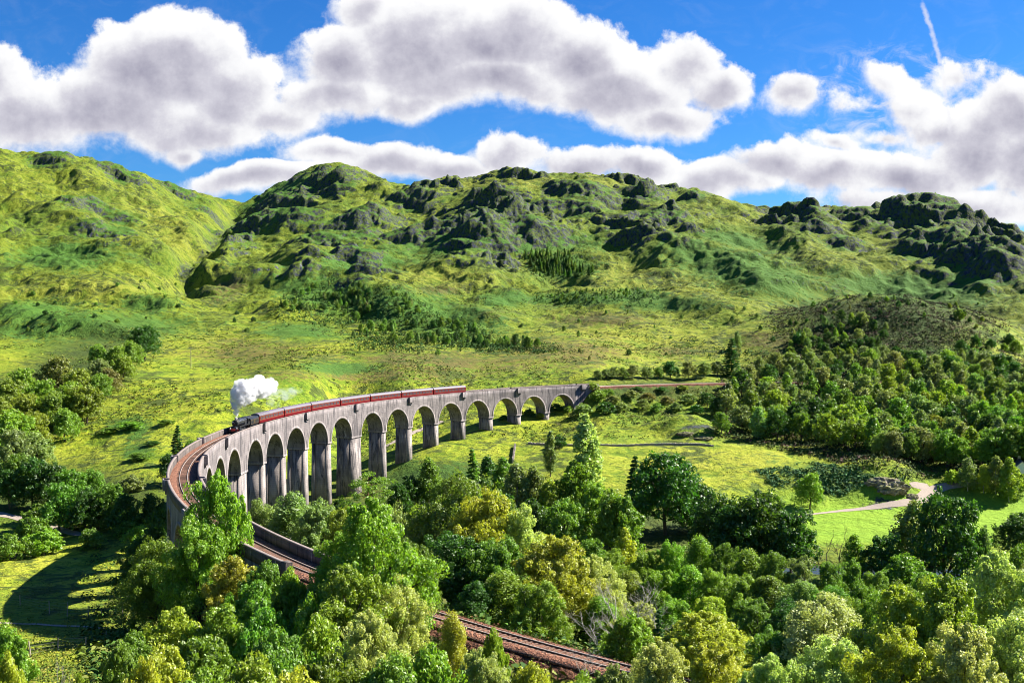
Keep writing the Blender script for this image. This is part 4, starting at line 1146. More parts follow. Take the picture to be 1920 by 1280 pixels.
def row(place, group, L, lod=None):
    """plants of one row, told apart by their order from the left"""
    L = sorted(L, key=lambda e: e[1])
    for i, e in enumerate(L):
        k, px, py, d, w, ti = e[:6]
        lab = e[6] if len(e) > 6 else f"{TW[ti]} {KW[k]}, {ORDW[i]} from the left {place}"
        on_sight(k, px, py, d, w, ti, lab, group, lod)


row("below the near viaduct end", 'trees and shrubs left of the near track', [
    ('willow', 404, 890, 150, 112, 'G1', 'tall bright green tree with open forked limbs before the curved viaduct end'), ('broad', 372, 972, 146, 140, 'G1', 'broad bright green tree under the forked tree at the parapet'), ('bush', 498, 1052, 128, 70, 'G2'), ('oak', 300, 1015, 160, 150, 'G2', 'wide dark tree left of the tall forked tree, casting shade on the field'),
    ('bush', 440, 1045, 132, 120, 'Y'), ('bush', 540, 1072, 112, 110, 'G1'), ('bush', 480, 1090, 118, 120, 'G2'), ('bush', 330, 1140, 108, 140, 'Y'), ('bush', 420, 1135, 104, 130, 'G1'), ('bush', 250, 1185, 100, 90, 'G2'), ('bush', 495, 1140, 100, 120, 'G2'), ('bush', 580, 1120, 100, 110, 'G1')])
row("in the nearest thicket", 'shrubs in the nearest thicket', [
    ('bush', 390, 1195, 78, 150, 'G2'), ('bush', 520, 1180, 80, 150, 'G2'), ('bush', 600, 1165, 84, 130, 'G1'), ('bush', 480, 1235, 60, 150, 'G1'), ('bush', 620, 1228, 64, 150, 'G2'), ('willow', 695, 1150, 80, 140, 'P'), ('bush', 300, 1215, 72, 130, 'Y'),
    ('birch', 850, 1148, 86, 75, 'Y', 'small yellow-green birch standing in front of the rusty near track'), ('bush', 925, 1178, 93, 50, 'G1', 'small round bush touching the near rail'), ('willow', 905, 1218, 72, 120, 'P'), ('bush', 800, 1212, 68, 130, 'G1'), ('bush', 740, 1232, 58, 150, 'G2'), ('bush', 1000, 1245, 76, 130, 'Y'), ('bush', 1095, 1264, 78, 120, 'G1'), ('bush', 380, 1255, 48, 130, 'G1'), ('bush', 560, 1262, 50, 150, 'Y')])
row("hiding the near track", 'trees hiding the middle of the near track', [
    ('willow', 705, 940, 107, 205, 'G1', 'large billowing pale green tree hiding the railway beyond the viaduct end'), ('broad', 640, 1000, 112, 100, 'G1'), ('broad', 772, 1012, 112, 100, 'G2'), ('willow', 650, 1065, 100, 190, 'G1'), ('bush', 600, 1100, 106, 100, 'G2'), ('willow', 745, 1085, 102, 130, 'P')])
row("below the nearest arches", 'shrubby trees below the nearest arches', [
    ('birch', 545, 925, 212, 110, 'GR'), ('broad', 500, 938, 218, 80, 'GR'), ('willow', 600, 940, 205, 110, 'GR'), ('broad', 650, 955, 190, 100, 'G1'), ('willow', 700, 950, 200, 100, 'P'), ('bush', 745, 955, 200, 90, 'GR')])
row("in the mound behind the track", 'mound of trees behind the near track', [
    ('oak', 868, 898, 158, 230, 'G2', 'largest rounded tree of the mound in the middle foreground'), ('broad', 795, 945, 162, 150, 'G1'), ('broad', 965, 948, 150, 150, 'P'), ('willow', 905, 925, 150, 140, 'Y'), ('broad', 850, 1000, 142, 170, 'G3'), ('broad', 940, 1010, 140, 130, 'G2'),
    ('willow', 1040, 1005, 132, 190, 'Y', 'wide yellow-green tree with autumn tint right of the big mound'), ('birch', 945, 1070, 126, 110, 'O'), ('willow', 1118, 1042, 138, 120, 'P'), ('birch', 890, 1090, 124, 80, 'G3'), ('broad', 1010, 1090, 122, 120, 'O')])
on_sight('pine', 690, 886, 300, 112, 'G2', 'flat-topped pine with bare reddish trunk in front of the viaduct piers')
row('around the foot of the lone pine', 'bushes around the flat-topped pine', [('bush', 645, 938, 292, 80, 'G3'), ('bush', 720, 945, 285, 80, 'G2'), ('broad', 748, 905, 300, 50, 'G3'), ('broad', 772, 892, 312, 50, 'G3'), ('birch', 803, 858, 338, 48, 'G2'), ('bush', 590, 950, 270, 80, 'G2'), ('broad', 830, 905, 310, 50, 'G2')])
row("in the belt inside the curve", 'belt of trees inside the viaduct curve', [
    ('conifer', 886, 842, 350, 46, 'G2'), ('birch', 915, 855, 342, 44, 'G3'), ('birch', 943, 858, 332, 50, 'G2'), ('birch', 968, 868, 318, 58, 'GR'), ('birch', 1000, 874, 318, 50, 'GR'), ('broad', 905, 895, 312, 60, 'G3'), ('birch', 1030, 898, 300, 46, 'Y'), ('broad', 1078, 862, 298, 85, 'G1'),
    ('broad', 1112, 905, 288, 90, 'G1'), ('broad', 1058, 935, 280, 85, 'G2'), ('broad', 1000, 935, 285, 75, 'G3'), ('broad', 945, 925, 295, 70, 'G3'), ('birch', 862, 885, 325, 48, 'G3'), ('broad', 1145, 918, 284, 75, 'G2')])
on_sight('poplar', 1097, 762, 398, 62, 'P', 'tall slender pale poplar standing alone on the meadow by the viaduct', lod=1)
on_sight('poplar', 1032, 808, 378, 26, 'GR', 'thin narrow poplar left of the taller poplar', lod=1)
on_sight('bush', 1048, 815, 392, 34, 'G3', 'small dark bush behind the thin poplar')
row("in the row by the playing field", 'row of big dark trees by the field', [
    ('oak', 1250, 850, 290, 150, 'G3', 'biggest dark oak-like tree at the left end of the field'), ('conifer', 1190, 855, 302, 48, 'G3'), ('oak', 1308, 905, 286, 90, 'G3'), ('broad', 1165, 925, 284, 90, 'G2'), ('oak', 1348, 922, 281, 100, 'G3'), ('oak', 1420, 922, 276, 150, 'G3'), ('broad', 1485, 958, 270, 100, 'G3'), ('oak', 1382, 948, 272, 110, 'G3')])
row('along the far river bank', 'trees along the far river bank', [
    ('oak', 1778, 926, 274, 135, 'G3', 'great dark round tree on the bank in front of the mown field'), ('birch', 1716, 938, 284, 80, 'GR', 'light open tree leaning against the great dark round tree'), ('oak', 1905, 962, 286, 74, 'G3'), ('broad', 1655, 1003, 270, 80, 'G3'), ('birch', 1602, 1002, 274, 44, 'O'), ('birch', 1846, 985, 276, 28, 'GR'), ('broad', 1915, 1020, 266, 70, 'G2')])
row('standing leafless against the mown field', 'bare trees by the mown field', [('snag', 1548, 965, 278, 60, 'G3', 'thin dark leafless tree, left one of two against the mown field'), ('snag', 1572, 948, 280, 70, 'G3', 'taller of two dark leafless trees against the mown field')])
on_sight('broad', 1518, 885, 372, 52, 'O', 'small lone olive tree beside the bracken patch on the meadow')
row('beside the cottage track', 'small trees by the cottage', [('birch', 1868, 855, 385, 34, 'GR'), ('birch', 1893, 858, 388, 38, 'O'), ('bush', 1913, 885, 382, 36, 'O'), ('birch', 1815, 858, 392, 32, 'GR'), ('bush', 1788, 880, 395, 30, 'Y'), ('birch', 1845, 870, 398, 26, 'Y')])
row("just below the dark oaks", 'trees just below the dark oaks', [
    ('broad', 1110, 1008, 238, 70, 'G2'), ('birch', 1172, 990, 244, 46, 'Y'), ('broad', 1150, 1030, 230, 70, 'G1'), ('broad', 1212, 1034, 226, 70, 'G1'), ('broad', 1255, 1015, 228, 60, 'G1'), ('birch', 1312, 1005, 222, 72, 'G1'), ('broad', 1360, 1020, 220, 60, 'G2'), ('birch', 1402, 1030, 216, 76, 'O'), ('broad', 1450, 1034, 212, 74, 'G2'),
    ('broad', 1503, 1045, 212, 76, 'GR'), ('broad', 1552, 1052, 212, 70, 'G2'), ('broad', 1600, 1050, 225, 60, 'G2'), ('broad', 1690, 1040, 240, 100, 'G2'), ('broad', 1735, 1072, 222, 76, 'G2'), ('bush', 1838, 1080, 225, 60, 'G2'), ('broad', 1640, 1070, 215, 70, 'G2'), ('bush', 1785, 1085, 215, 70, 'G3')])
row("in the right thicket's middle", 'trees in the middle of the right thicket', [
    ('birch', 1182, 1072, 178, 80, 'O'), ('broad', 1238, 1070, 176, 90, 'G1'), ('birch', 1293, 1060, 178, 76, 'G1'), ('broad', 1342, 1066, 176, 84, 'G1'), ('broad', 1392, 1078, 172, 90, 'O'), ('birch', 1442, 1080, 172, 90, 'G2'), ('broad', 1502, 1088, 170, 100, 'GR'), ('broad', 1562, 1100, 168, 92, 'G2'), ('broad', 1622, 1095, 170, 90, 'G2'), ('broad', 1692, 1092, 168, 92, 'G2'), ('broad', 1752, 1096, 166, 92, 'G2'), ('broad', 1822, 1080, 172, 90, 'G2'), ('broad', 1905, 1060, 172, 100, 'GR')])
row("in the right thicket's lower part", 'trees in the lower right thicket', [
    ('birch', 1128, 1118, 130, 84, 'O'), ('willow', 1202, 1130, 128, 100, 'P'), ('broad', 1266, 1120, 130, 90, 'G1'), ('broad', 1330, 1118, 134, 90, 'Y'), ('broad', 1415, 1125, 132, 100, 'G2'), ('broad', 1482, 1126, 130, 110, 'G3'), ('broad', 1590, 1122, 128, 96, 'O'), ('broad', 1660, 1112, 128, 100, 'G2'), ('broad', 1740, 1110, 126, 110, 'G2')])
row("in the pale front trees", 'pale trees in the front right', [
    ('willow', 1330, 1148, 96, 200, 'Y', 'yellow-green rounded tree with fine twigs left of the pale willows'), ('conifer', 1236, 1142, 104, 44, 'G3', 'small dark pointed tree among pale shrubs near the track'), ('bush', 1180, 1150, 102, 110, 'G1'), ('willow', 1545, 1120, 88, 225, 'P'), ('broad', 1450, 1180, 88, 120, 'G2'), ('willow', 1690, 1105, 86, 170, 'Y'), ('willow', 1762, 1082, 84, 180, 'O'), ('willow', 1868, 1040, 92, 170, 'P')])
row("along the bottom right edge", 'nearest pale trees at the bottom right', [
    ('willow', 1240, 1205, 70, 150, 'P'), ('willow', 1345, 1205, 66, 170, 'Y'), ('willow', 1450, 1225, 62, 150, 'P'), ('willow', 1560, 1195, 64, 190, 'P'), ('willow', 1680, 1178, 62, 200, 'Y'), ('willow', 1800, 1172, 62, 200, 'P'), ('willow', 1912, 1150, 66, 180, 'P'), ('bush', 1150, 1245, 78, 90, 'GR')])
row('of the dead trees beside the track', 'dead trees beside the near track', [('bare', 1190, 1068, 122, 120, 'B'), ('bare', 1232, 1090, 118, 80, 'B'), ('bare', 1096, 1160, 84, 110, 'B'), ('bare', 1160, 1052, 128, 120, 'B'), ('bare', 1215, 1058, 132, 110, 'B'), ('bare', 1180, 1095, 110, 110, 'B'), ('bare', 1130, 1095, 116, 110, 'B')])
row("in the hollow left of the viaduct", 'trees in the hollow left of the viaduct', [
    ('broad', 18, 880, 365, 50, 'G3', 'round dark tree standing by the path at the left edge'), ('broad', 60, 858, 388, 66, 'G3'), ('broad', 100, 868, 376, 60, 'G3'), ('broad', 132, 880, 360, 66, 'G2'), ('broad', 112, 905, 348, 66, 'G2'), ('bush', 75, 945, 325, 60, 'G2'), ('bush', 62, 968, 318, 70, 'G2'), ('bush', 80, 990, 303, 64, 'G1'), ('broad', 168, 880, 362, 56, 'G2'), ('broad', 212, 905, 345, 60, 'G2'), ('bush', 246, 890, 352, 44, 'GR'), ('bush', 192, 945, 322, 60, 'G2'), ('bush', 150, 950, 328, 50, 'G2'),
    ('bush', 240, 962, 312, 56, 'G2'), ('bush', 262, 985, 304, 56, 'G1'), ('broad', 282, 925, 325, 50, 'G3'), ('broad', 30, 850, 400, 60, 'G2'), ('bush', 170, 990, 305, 50, 'G2'), ('bush', 20, 1000, 302, 60, 'G2'), ('broad', 232, 925, 330, 56, 'G3'), ('bush', 290, 985, 300, 44, 'G3'), ('broad', 160, 915, 342, 56, 'G3')])
row('beside the outer parapet', 'trees beside the outer parapet', [('broad', 285, 985, 228, 70, 'G3'), ('broad', 262, 1010, 200, 70, 'G3'), ('broad', 300, 955, 245, 50, 'G3'), ('conifer', 332, 797, 300, 32, 'G3', 'narrow dark conifer rising beside the outer parapet of the curve'), ('broad', 356, 825, 305, 40, 'G2'), ('broad', 318, 850, 296, 44, 'G3')])
row("in the left slope's grove", 'grove of round trees on the left slope', [
    ('oak', 270, 610, 655, 60, 'G3', 'darkest round tree at the upper end of the left grove'), ('broad', 245, 638, 640, 44, 'O'), ('broad', 215, 648, 628, 50, 'O'), ('broad', 186, 645, 625, 44, 'O'), ('broad', 106, 668, 565, 66, 'B'), ('broad', 150, 690, 550, 56, 'O'), ('broad', 132, 715, 520, 66, 'O'), ('broad', 162, 722, 505, 60, 'O'), ('broad', 45, 690, 545, 62, 'O'), ('broad', 15, 712, 535, 60, 'O'), ('broad', 76, 712, 522, 58, 'O'),
    ('broad', 122, 765, 472, 52, 'O'), ('broad', 152, 732, 500, 48, 'O'), ('broad', 20, 768, 452, 74, 'O'), ('broad', 60, 772, 445, 66, 'O'), ('broad', 186, 700, 555, 44, 'O'), ('broad', 206, 690, 575, 40, 'B'), ('broad', 100, 735, 500, 62, 'O'), ('broad', 50, 738, 490, 60, 'O'), ('broad', -4, 742, 485, 60, 'O'), ('broad', 26, 805, 430, 66, 'GR'), ('broad', 68, 810, 425, 60, 'GR'), ('broad', 232, 668, 600, 40, 'O'), ('broad', 186, 672, 600, 40, 'GR')], lod=1)


def rooted(kind, px, py, h, w, tint, label, group=None, lod=None):
    """a plant whose foot is seen at (px, py)"""
    q = hit(px, py, 200)
    if q: plant(kind, q[0], q[1], q[2] - .1, h, w, tint, label, group, lod)


def rooted_row(place, group, L, lod=None):
    L = sorted(L, key=lambda e: e[1])
    for i, e in enumerate(L): rooted(*e[:6], e[6] if len(e) > 6 else f"{TW[e[5]]} {KW[e[0]]}, {ORDW[i]} from the left {place}", group, lod)


rooted_row('above the far railway', 'trees along the far railway', [
    ('broad', 1122, 711, 4.5, 6, 'GR'), ('broad', 1150, 710, 6, 7, 'GR'), ('broad', 1186, 710, 7, 8, 'GR'), ('broad', 1213, 711, 6.5, 7, 'GR'), ('broad', 1256, 710, 9, 10, 'G3'), ('broad', 1292, 710, 9, 9, 'GR'), ('broad', 1320, 708, 8, 8, 'GR'), ('broad', 1345, 706, 8, 9, 'GR'), ('conifer', 1371, 706, 20, 11, 'G3', 'tall dark triangular conifer standing above the far railway'), ('birch', 1382, 655, 11, 5.5, 'GR', 'small oval tree just behind the tall dark conifer'), ('broad', 1234, 711, 6, 6, 'G2'), ('broad', 1168, 711, 6, 6, 'G2'), ('broad', 1136, 711, 5, 6, 'GR')], lod=1)
rooted_row('on the far railway bank', 'shrubs on the far railway bank', [
    ('bush', 1122, 752, 4.6, 7.5, 'O'), ('bush', 1150, 758, 4.3, 7.5, 'GR'), ('bush', 1182, 748, 3.8, 7.5, 'GR'), ('bush', 1215, 752, 3.8, 7.5, 'B'), ('bush', 1250, 756, 3.5, 7.5, 'B'), ('bush', 1290, 756, 4.3, 9.0, 'GR'), ('broad', 1325, 765, 7.2, 9.0, 'G3'), ('bush', 1135, 775, 5.1, 9.0, 'G3'), ('bush', 1165, 772, 4.3, 7.5, 'GR'), ('bush', 1095, 778, 5.1, 9.0, 'GR'), ('broad', 1345, 780, 8.7, 9.0, 'G3'), ('bush', 1112, 735, 3.6, 6.0, 'O'), ('bush', 1240, 735, 2.6, 6.0, 'G3'), ('bush', 1280, 732, 2.3, 6.0, 'O'), ('bush', 1140, 742, 3, 6, 'G2'), ('broad', 1205, 768, 5, 7, 'GR'), ('bush', 1232, 772, 4, 7, 'G2'), ('bush', 1268, 770, 4, 7, 'GR'), ('bush', 1305, 775, 4, 7, 'G3'), ('bush', 1195, 733, 2.3, 6.0, 'G3')])
rooted_row('under the far arches', 'bushes under the far arches', [('bush', 990, 782, 3.5, 6, 'G3'), ('bush', 1015, 786, 3, 5, 'G1'), ('bush', 1042, 772, 3.5, 7, 'G3'), ('bush', 1066, 772, 3, 5, 'O'), ('bush', 945, 788, 2.5, 5, 'G3')])
rooted_row('on the slope left of the train', 'bushes on the slope left of the train', [('bush', 245, 806, 3.0, 11, 'G2'), ('bush', 262, 862, 2.6, 10, 'G2'), ('bush', 205, 812, 2.2, 7, 'G2'), ('bush', 312, 795, 2, 7, 'G2'), ('bush', 285, 835, 1.6, 6, 'G3')])


# ---- scattered woods
def inside(poly, x, y):
    c = False; j = len(poly) - 1
    for i in range(len(poly)):
        if (poly[i][1] > y) != (poly[j][1] > y) and x < (poly[j][0] - poly[i][0]) * (y - poly[i][1]) / (poly[j][1] - poly[i][1]) + poly[i][0]: c = not c
        j = i
    return c


def scatter(poly, n, spc, mk, dmin=100, seed=0, dr=None, clus=False):
    rg = np.random.default_rng(seed); xs = [p[0] for p in poly]; ys = [p[1] for p in poly]; done = []; tries = 0
    while len(done) < n and tries < 9000:
        tries += 1
        px, py = rg.uniform(min(xs), max(xs)), rg.uniform(min(ys), max(ys))
        if not inside(poly, px, py): continue
        if any(((px - a) ** 2 + ((py - b_) * 1.9) ** 2) < spc ** 2 for a, b_ in done): continue
        h = hit(px, py, dmin)
        if h is None or (dr and not dr[0] < h[3] < dr[1]): continue
        if clus and float(fbm(np.array([h[0]]), np.array([h[1]]), 55, 2, seed=71)[0]) < rg.uniform(-.12, .22): continue
        done.append((px, py)); mk(rg, px, py, *h)
    return len(done)


def mk_wood(place, group, kinds, hs, wr):
    def f(rg, px, py, x, y, z, d):
        k, ti = kinds[int(rg.integers(0, len(kinds)))]
        h = rg.uniform(*hs); w = h * rg.uniform(*wr) * (.62 if k in ('birch', 'conifer') else 1)
        plant(k, x, y, z - .1, h, w, ti, f"{TW[ti]} {KW[k]} {place}", group, rg=rg)
    return f


WK = [('broad', 'G2'), ('broad', 'G1'), ('broad', 'GR'), ('broad', 'GR'), ('birch', 'GR'), ('birch', 'G2'), ('broad', 'G2'), ('birch', 'G1'), ('broad', 'O'), ('broad', 'G3')]
N_W = []
N_W.append(scatter([(1340, 815), (1420, 790), (1560, 830), (1720, 850), (1900, 850), (1960, 846), (1960, 868), (1770, 880), (1700, 866), (1560, 842), (1430, 826)], 60, 25, mk_wood('along the lower edge of the wood by the meadow', 'trees along the lower edge of the right wood', WK, (9, 14), (.75, 1.0)), 330, 1, (330, 520)))
N_W.append(scatter([(1345, 760), (1390, 740), (1480, 735), (1700, 760), (1960, 780), (1960, 850), (1720, 845), (1560, 825), (1420, 785), (1340, 800)], 78, 25, mk_wood('in the middle of the dense right wood', 'trees in the middle of the right wood', WK, (9, 14), (.75, 1.0)), 380, 2, (380, 640)))
N_W.append(scatter([(1375, 735), (1440, 700), (1560, 690), (1760, 690), (1960, 715), (1960, 775), (1700, 755), (1480, 725)], 75, 24, mk_wood('in the upper part of the dense right wood', 'trees in the upper right wood', [('broad', 'GR'), ('broad', 'GR'), ('birch', 'GR'), ('broad', 'O'), ('broad', 'G2'), ('broad', 'G3')], (8.5, 13), (.75, 1.0)), 430, 3, (430, 760)))
N_W.append(scatter([(1480, 640), (1560, 600), (1680, 580), (1800, 600), (1900, 640), (1940, 700), (1780, 700), (1600, 695), (1480, 680)], 80, 12, mk_wood('scattered over the heathery knoll above the wood', 'small trees on the heathery knoll', [('birch', 'GR'), ('broad', 'GR'), ('birch', 'O'), ('bush', 'G3'), ('broad', 'G3'), ('bush', 'G2')], (3.5, 9), (.75, 1.1)), 500, 4, (500, 830), True))
N_W.append(scatter([(1450, 620), (1520, 585), (1640, 556), (1760, 560), (1860, 610), (1840, 625), (1740, 585), (1640, 575), (1540, 605)], 26, 17, mk_wood('along the crest of the knoll', 'scrub along the crest of the knoll', [('bush', 'O'), ('bush', 'G3'), ('birch', 'GR')], (1.8, 4), (.7, 1)), 500, 5, (500, 830)))
SM = [('conifer', 'G3'), ('birch', 'G2'), ('birch', 'GR'), ('broad', 'G2'), ('broad', 'G3'), ('bush', 'G2')]
N_W.append(scatter([(500, 560), (640, 530), (760, 560), (800, 600), (690, 610), (640, 590), (540, 585)], 95, 5, mk_wood('dotted over the shaded hillside above the train', 'small trees on the hillside above the train', SM, (2.5, 7), (.6, .9)), 500, 6, (600, 1100), True))
N_W.append(scatter([(670, 620), (760, 600), (890, 610), (900, 640), (1040, 650), (1030, 660), (880, 650), (740, 645), (660, 632)], 90, 5, mk_wood('in the scrubby band across the middle hillside', 'small trees across the middle hillside', SM + [('broad', 'G2')], (3, 8), (.6, .95)), 500, 7, (500, 1000), True))
N_W.append(scatter([(975, 482), (1065, 474), (1075, 500), (1120, 515), (1080, 525), (1010, 520)], 80, 6.5, mk_wood('packed in the young plantation below the crags', 'young conifers below the crags', [('conifer', 'G3'), ('conifer', 'G2')], (5.5, 9), (.6, .8)), 700, 8, (800, 1300)))
N_W.append(scatter([(985, 560), (1120, 545), (1210, 545), (1210, 560), (1000, 570)], 45, 7.5, mk_wood('in the thin line of young trees on the slope', 'young trees in a line on the slope', [('conifer', 'G2'), ('bush', 'G2')], (2.5, 4.5), (.6, .8)), 600, 9, (650, 1200)))
N_W.append(scatter([(400, 560), (1000, 600), (1440, 560), (1900, 540), (1900, 570), (1420, 650), (1000, 690), (420, 640)], 60, 30, mk_wood('standing alone on the open moor', 'lone small trees on the open moor', [('bush', 'G3'), ('bush', 'G2'), ('birch', 'G2'), ('bush', 'GR')], (1.8, 4.5), (.7, 1.2)), 500, 10, (520, 1200)))
N_W.append(scatter([(20, 560), (330, 520), (340, 580), (280, 600), (60, 640)], 30, 22, mk_wood('dotted over the left hillside', 'bushes on the left hillside', [('bush', 'G3'), ('bush', 'G2')], (1.5, 3.2), (.9, 1.4)), 500, 12, (550, 1300)))
print('scattered', N_W, 'heights', [t_ for t_ in TREE_LOG if t_[4] < 3 or t_[4] > 26])

# ------------------------------------------------------------------ ground cover nobody could count
M_COVER, t, b = material('ground_cover_leaves')
ca = t.n('ShaderNodeAttribute', attribute_name='tone'); t.put(b.inputs['Base Color'], ca.outputs['Color']); b.inputs['Roughness'].default_value = .8; b.inputs['Specular IOR Level'].default_value = .2


def cover(name, label, poly, n, size, k, pal, seed, dr, flat=.55, card=.5):
    rg = np.random.default_rng(seed)
    a0 = math.atan((poly[0] - 960) / FOC); a1 = math.atan((poly[1] - 960) / FOC)
    a = rg.uniform(a0, a1, n * 6); d = np.exp(rg.uniform(math.log(dr[0]), math.log(dr[1]), n * 6)); x, y = d * np.sin(a), d * np.cos(a); z = ground(x, y)
    px, py = project(x, y, z)
    ok = pal['mask'](x, y, px, py, d, rg); ok &= np.abs(np.hypot(x - CX, y - CY) - RAD) > (4.6 if pal.get('track', True) else 0)
    x, y, z, d = x[ok][:n], y[ok][:n], z[ok][:n], d[ok][:n]
    r = rg.uniform(*size, len(x)); P = np.stack([x, y, z + r * flat * .35], 1)
    V, F = puff_cloud(P, r, k, card, rg, .5, flat, .3)
    sc_ = np.repeat(r, k * 4)                         # card size follows the clump
    C = V.reshape(-1, 4, 3).mean(1, keepdims=True); V = (C + (V.reshape(-1, 4, 3) - C) * (np.repeat(r, k) * card / .5)[:, None, None]).reshape(-1, 3)
    cols = np.array(pal['cols']); ci = rg.integers(0, len(cols), len(x)); tone = np.repeat(cols[ci] * rg.uniform(.7, 1.3, (len(x), 1)), k, 0) * rg.uniform(.75, 1.25, (len(x) * k, 1))
    tone = np.concatenate([tone, np.ones((len(tone), 1))], 1)
    me = np_mesh(name, V, F, (M_COVER,), attrs={'tone': ('FACE', 'FLOAT_COLOR', tone)})
    return tag(link(name, me), label, 'plants', kind='stuff')


def near_mask(x, y, px, py, d, rg):
    m_ = (px > 180 + rg.normal(0, 60, len(px))) & ~((np.hypot(x - CX, y - CY) < RAD + 4.5) & (np.hypot(x - CX, y - CY) > RAD - 4.5)) & ~((y > 255) & (x > 40))
    return m_


cover('undergrowth', 'tangled green undergrowth between the foreground trees', (150, 2100), 9000, (.7, 1.9), 22, {'mask': near_mask, 'cols': [(.05, .11, .012), (.03, .08, .010), (.10, .15, .015), (.13, .15, .03)]}, 31, (45, 285), .8, .46)
cover('tussocks', 'rough grass tussocks on the near meadows', (-200, 900), 9000, (.3, .8), 9, {'mask': lambda x, y, px, py, d, rg: (px < 420 + rg.normal(0, 40, len(px))) & (y < 300), 'cols': [(.16, .18, .012), (.10, .15, .012), (.22, .20, .03), (.05, .09, .01)]}, 32, (50, 300), .7, .42)
cover('wood_floor', 'dark brush and ferns on the floor of the right wood', (1300, 2050), 9000, (.8, 2.0), 14, {'mask': lambda x, y, px, py, d, rg: np.array([inside([(1330, 815), (1340, 720), (1480, 640), (1660, 570), (1850, 620), (2000, 700), (2000, 890), (1700, 900)], a_, b_) for a_, b_ in zip(px, py)]), 'cols': [(.03, .07, .012), (.05, .09, .015), (.02, .05, .01), (.09, .10, .02), (.10, .05, .04)]}, 33, (350, 800), .8, .48)
hm = lambda x, y, px, py, d, rg: (fbm(x, y, 60, 3, .6, seed=41) + .35 * fbm(x, y, 9, 2, seed=42) > rg.uniform(-.15, .55, len(x))) & (py > 300)
cover('heather_and_bracken', 'clumps of heather, rush and bracken over the hillsides', (-250, 2150), 30000, (.4, 1.3), 9, {'mask': hm, 'cols': [(.05, .11, .010), (.08, .15, .012), (.035, .075, .010), (.15, .20, .014), (.10, .08, .025), (.22, .26, .03)]}, 34, (430, 1250), .55, .55)
DARK = [[(490, 590), (560, 545), (680, 520), (780, 550), (820, 600), (700, 615), (600, 610)], [(660, 640), (700, 615), (800, 600), (900, 610), (910, 640), (1040, 652), (1020, 666), (860, 655), (720, 655)], [(970, 470), (1080, 468), (1110, 520), (1060, 530), (1000, 522)], [(985, 572), (1000, 555), (1215, 542), (1215, 566)], [(1130, 545), (1230, 535), (1240, 570), (1140, 575)], [(1420, 680), (1240, 650), (1300, 645), (1430, 660)]]
cover('heath', 'dark brown and green heath covering the top of the knoll', (1420, 1920), 5000, (.7, 1.7), 14, {'mask': lambda x, y, px, py, d, rg: (((px - 1660) / 225) ** 2 + ((py - 606) / 52) ** 2 < 1 + rg.normal(0, .12, len(px))) & (fbm(x, y, 40, 3, .6, seed=91) > rg.uniform(-.5, .1, len(x))), 'cols': [(.035, .055, .014), (.05, .035, .02), (.07, .045, .028), (.025, .05, .012), (.06, .08, .015)]}, 40, (600, 850), .8, .5)
cover('hillside_scrub', 'dark green scrub and saplings massed on the middle hillside', (450, 1460), 7000, (.7, 1.9), 14, {'mask': lambda x, y, px, py, d, rg: (fbm(x, y, 35, 3, .6, seed=47) > rg.uniform(-.35, .15, len(x))) & np.array([any(inside(p_, a_, b_) for p_ in DARK) for a_, b_ in zip(px + rg.normal(0, 14, len(px)), py + rg.normal(0, 5, len(px)))]), 'cols': [(.022, .075, .014), (.035, .10, .016), (.05, .13, .018), (.03, .06, .012), (.10, .17, .02)]}, 39, (560, 1300), 1.1, .55)
cover('meadow_rushes', 'rushes and thistles on the meadow below the far arches', (560, 2000), 5000, (.35, .9), 7, {'mask': lambda x, y, px, py, d, rg: (fbm(x, y, 40, 3, seed=43) > rg.uniform(-.1, .5, len(x))) & ~((GY.max() > 0) & (y < 372) & (y > 285) & (x > 60)), 'cols': [(.06, .11, .012), (.10, .15, .012), (.17, .18, .02), (.04, .07, .01)]}, 35, (330, 520), .6, .45)
# ------------------------------------------------------------------ paths, river, walls, fences and small things
M_PATH = simple('gravel_path', (.27, .22, .18), .95, 0, .3, 1.5, .4)
M_WATER, t, b = material('river_water')
b.inputs['Base Color'].default_value = (.03, .035, .03, 1); b.inputs['Roughness'].default_value = .08
bp = t.n('ShaderNodeBump', {'Height': t.noise(t.n('ShaderNodeNewGeometry').outputs['Position'], .8, 4), 'Strength': .35, 'Distance': .3}); t.put(b.inputs['Normal'], bp.outputs[0])
M_WHITE = simple('white_render', (.78, .76, .72), .8, 0, .06, 1.5)
M_SLATE = simple('slate_roof', (.12, .12, .14), .6, 0, .3, 2)
M_STONE = simple('dry_stone', (.30, .26, .22), .95, 0, .6, 1.6, .8)
M_WOOD = simple('weathered_post', (.32, .27, .22), .9, 0, .3, 3)
M_WIRE = simple('fence_wire', (.25, .24, .22), .5, .6, .1, 2)
M_POLE = simple('painted_post', (.72, .72, .72), .5, 0, .05, 2)


def drape(pts, step=1.0):
    P = np.array([hit(*p)[:2] for p in pts]); L = np.concatenate([[0], np.cumsum(np.hypot(*np.diff(P, axis=0).T))])
    n_ = max(4, int(L[-1] / step)); q_ = np.linspace(0, L[-1], n_)
    x, y = np.interp(q_, L, P[:, 0]), np.interp(q_, L, P[:, 1])
    k_ = max(1, int(3 / step)); ker = np.ones(2 * k_ + 1) / (2 * k_ + 1)
    for _ in range(2): x = np.convolve(np.pad(x, k_, 'edge'), ker, 'valid'); y = np.convolve(np.pad(y, k_, 'edge'), ker, 'valid')
    return x, y


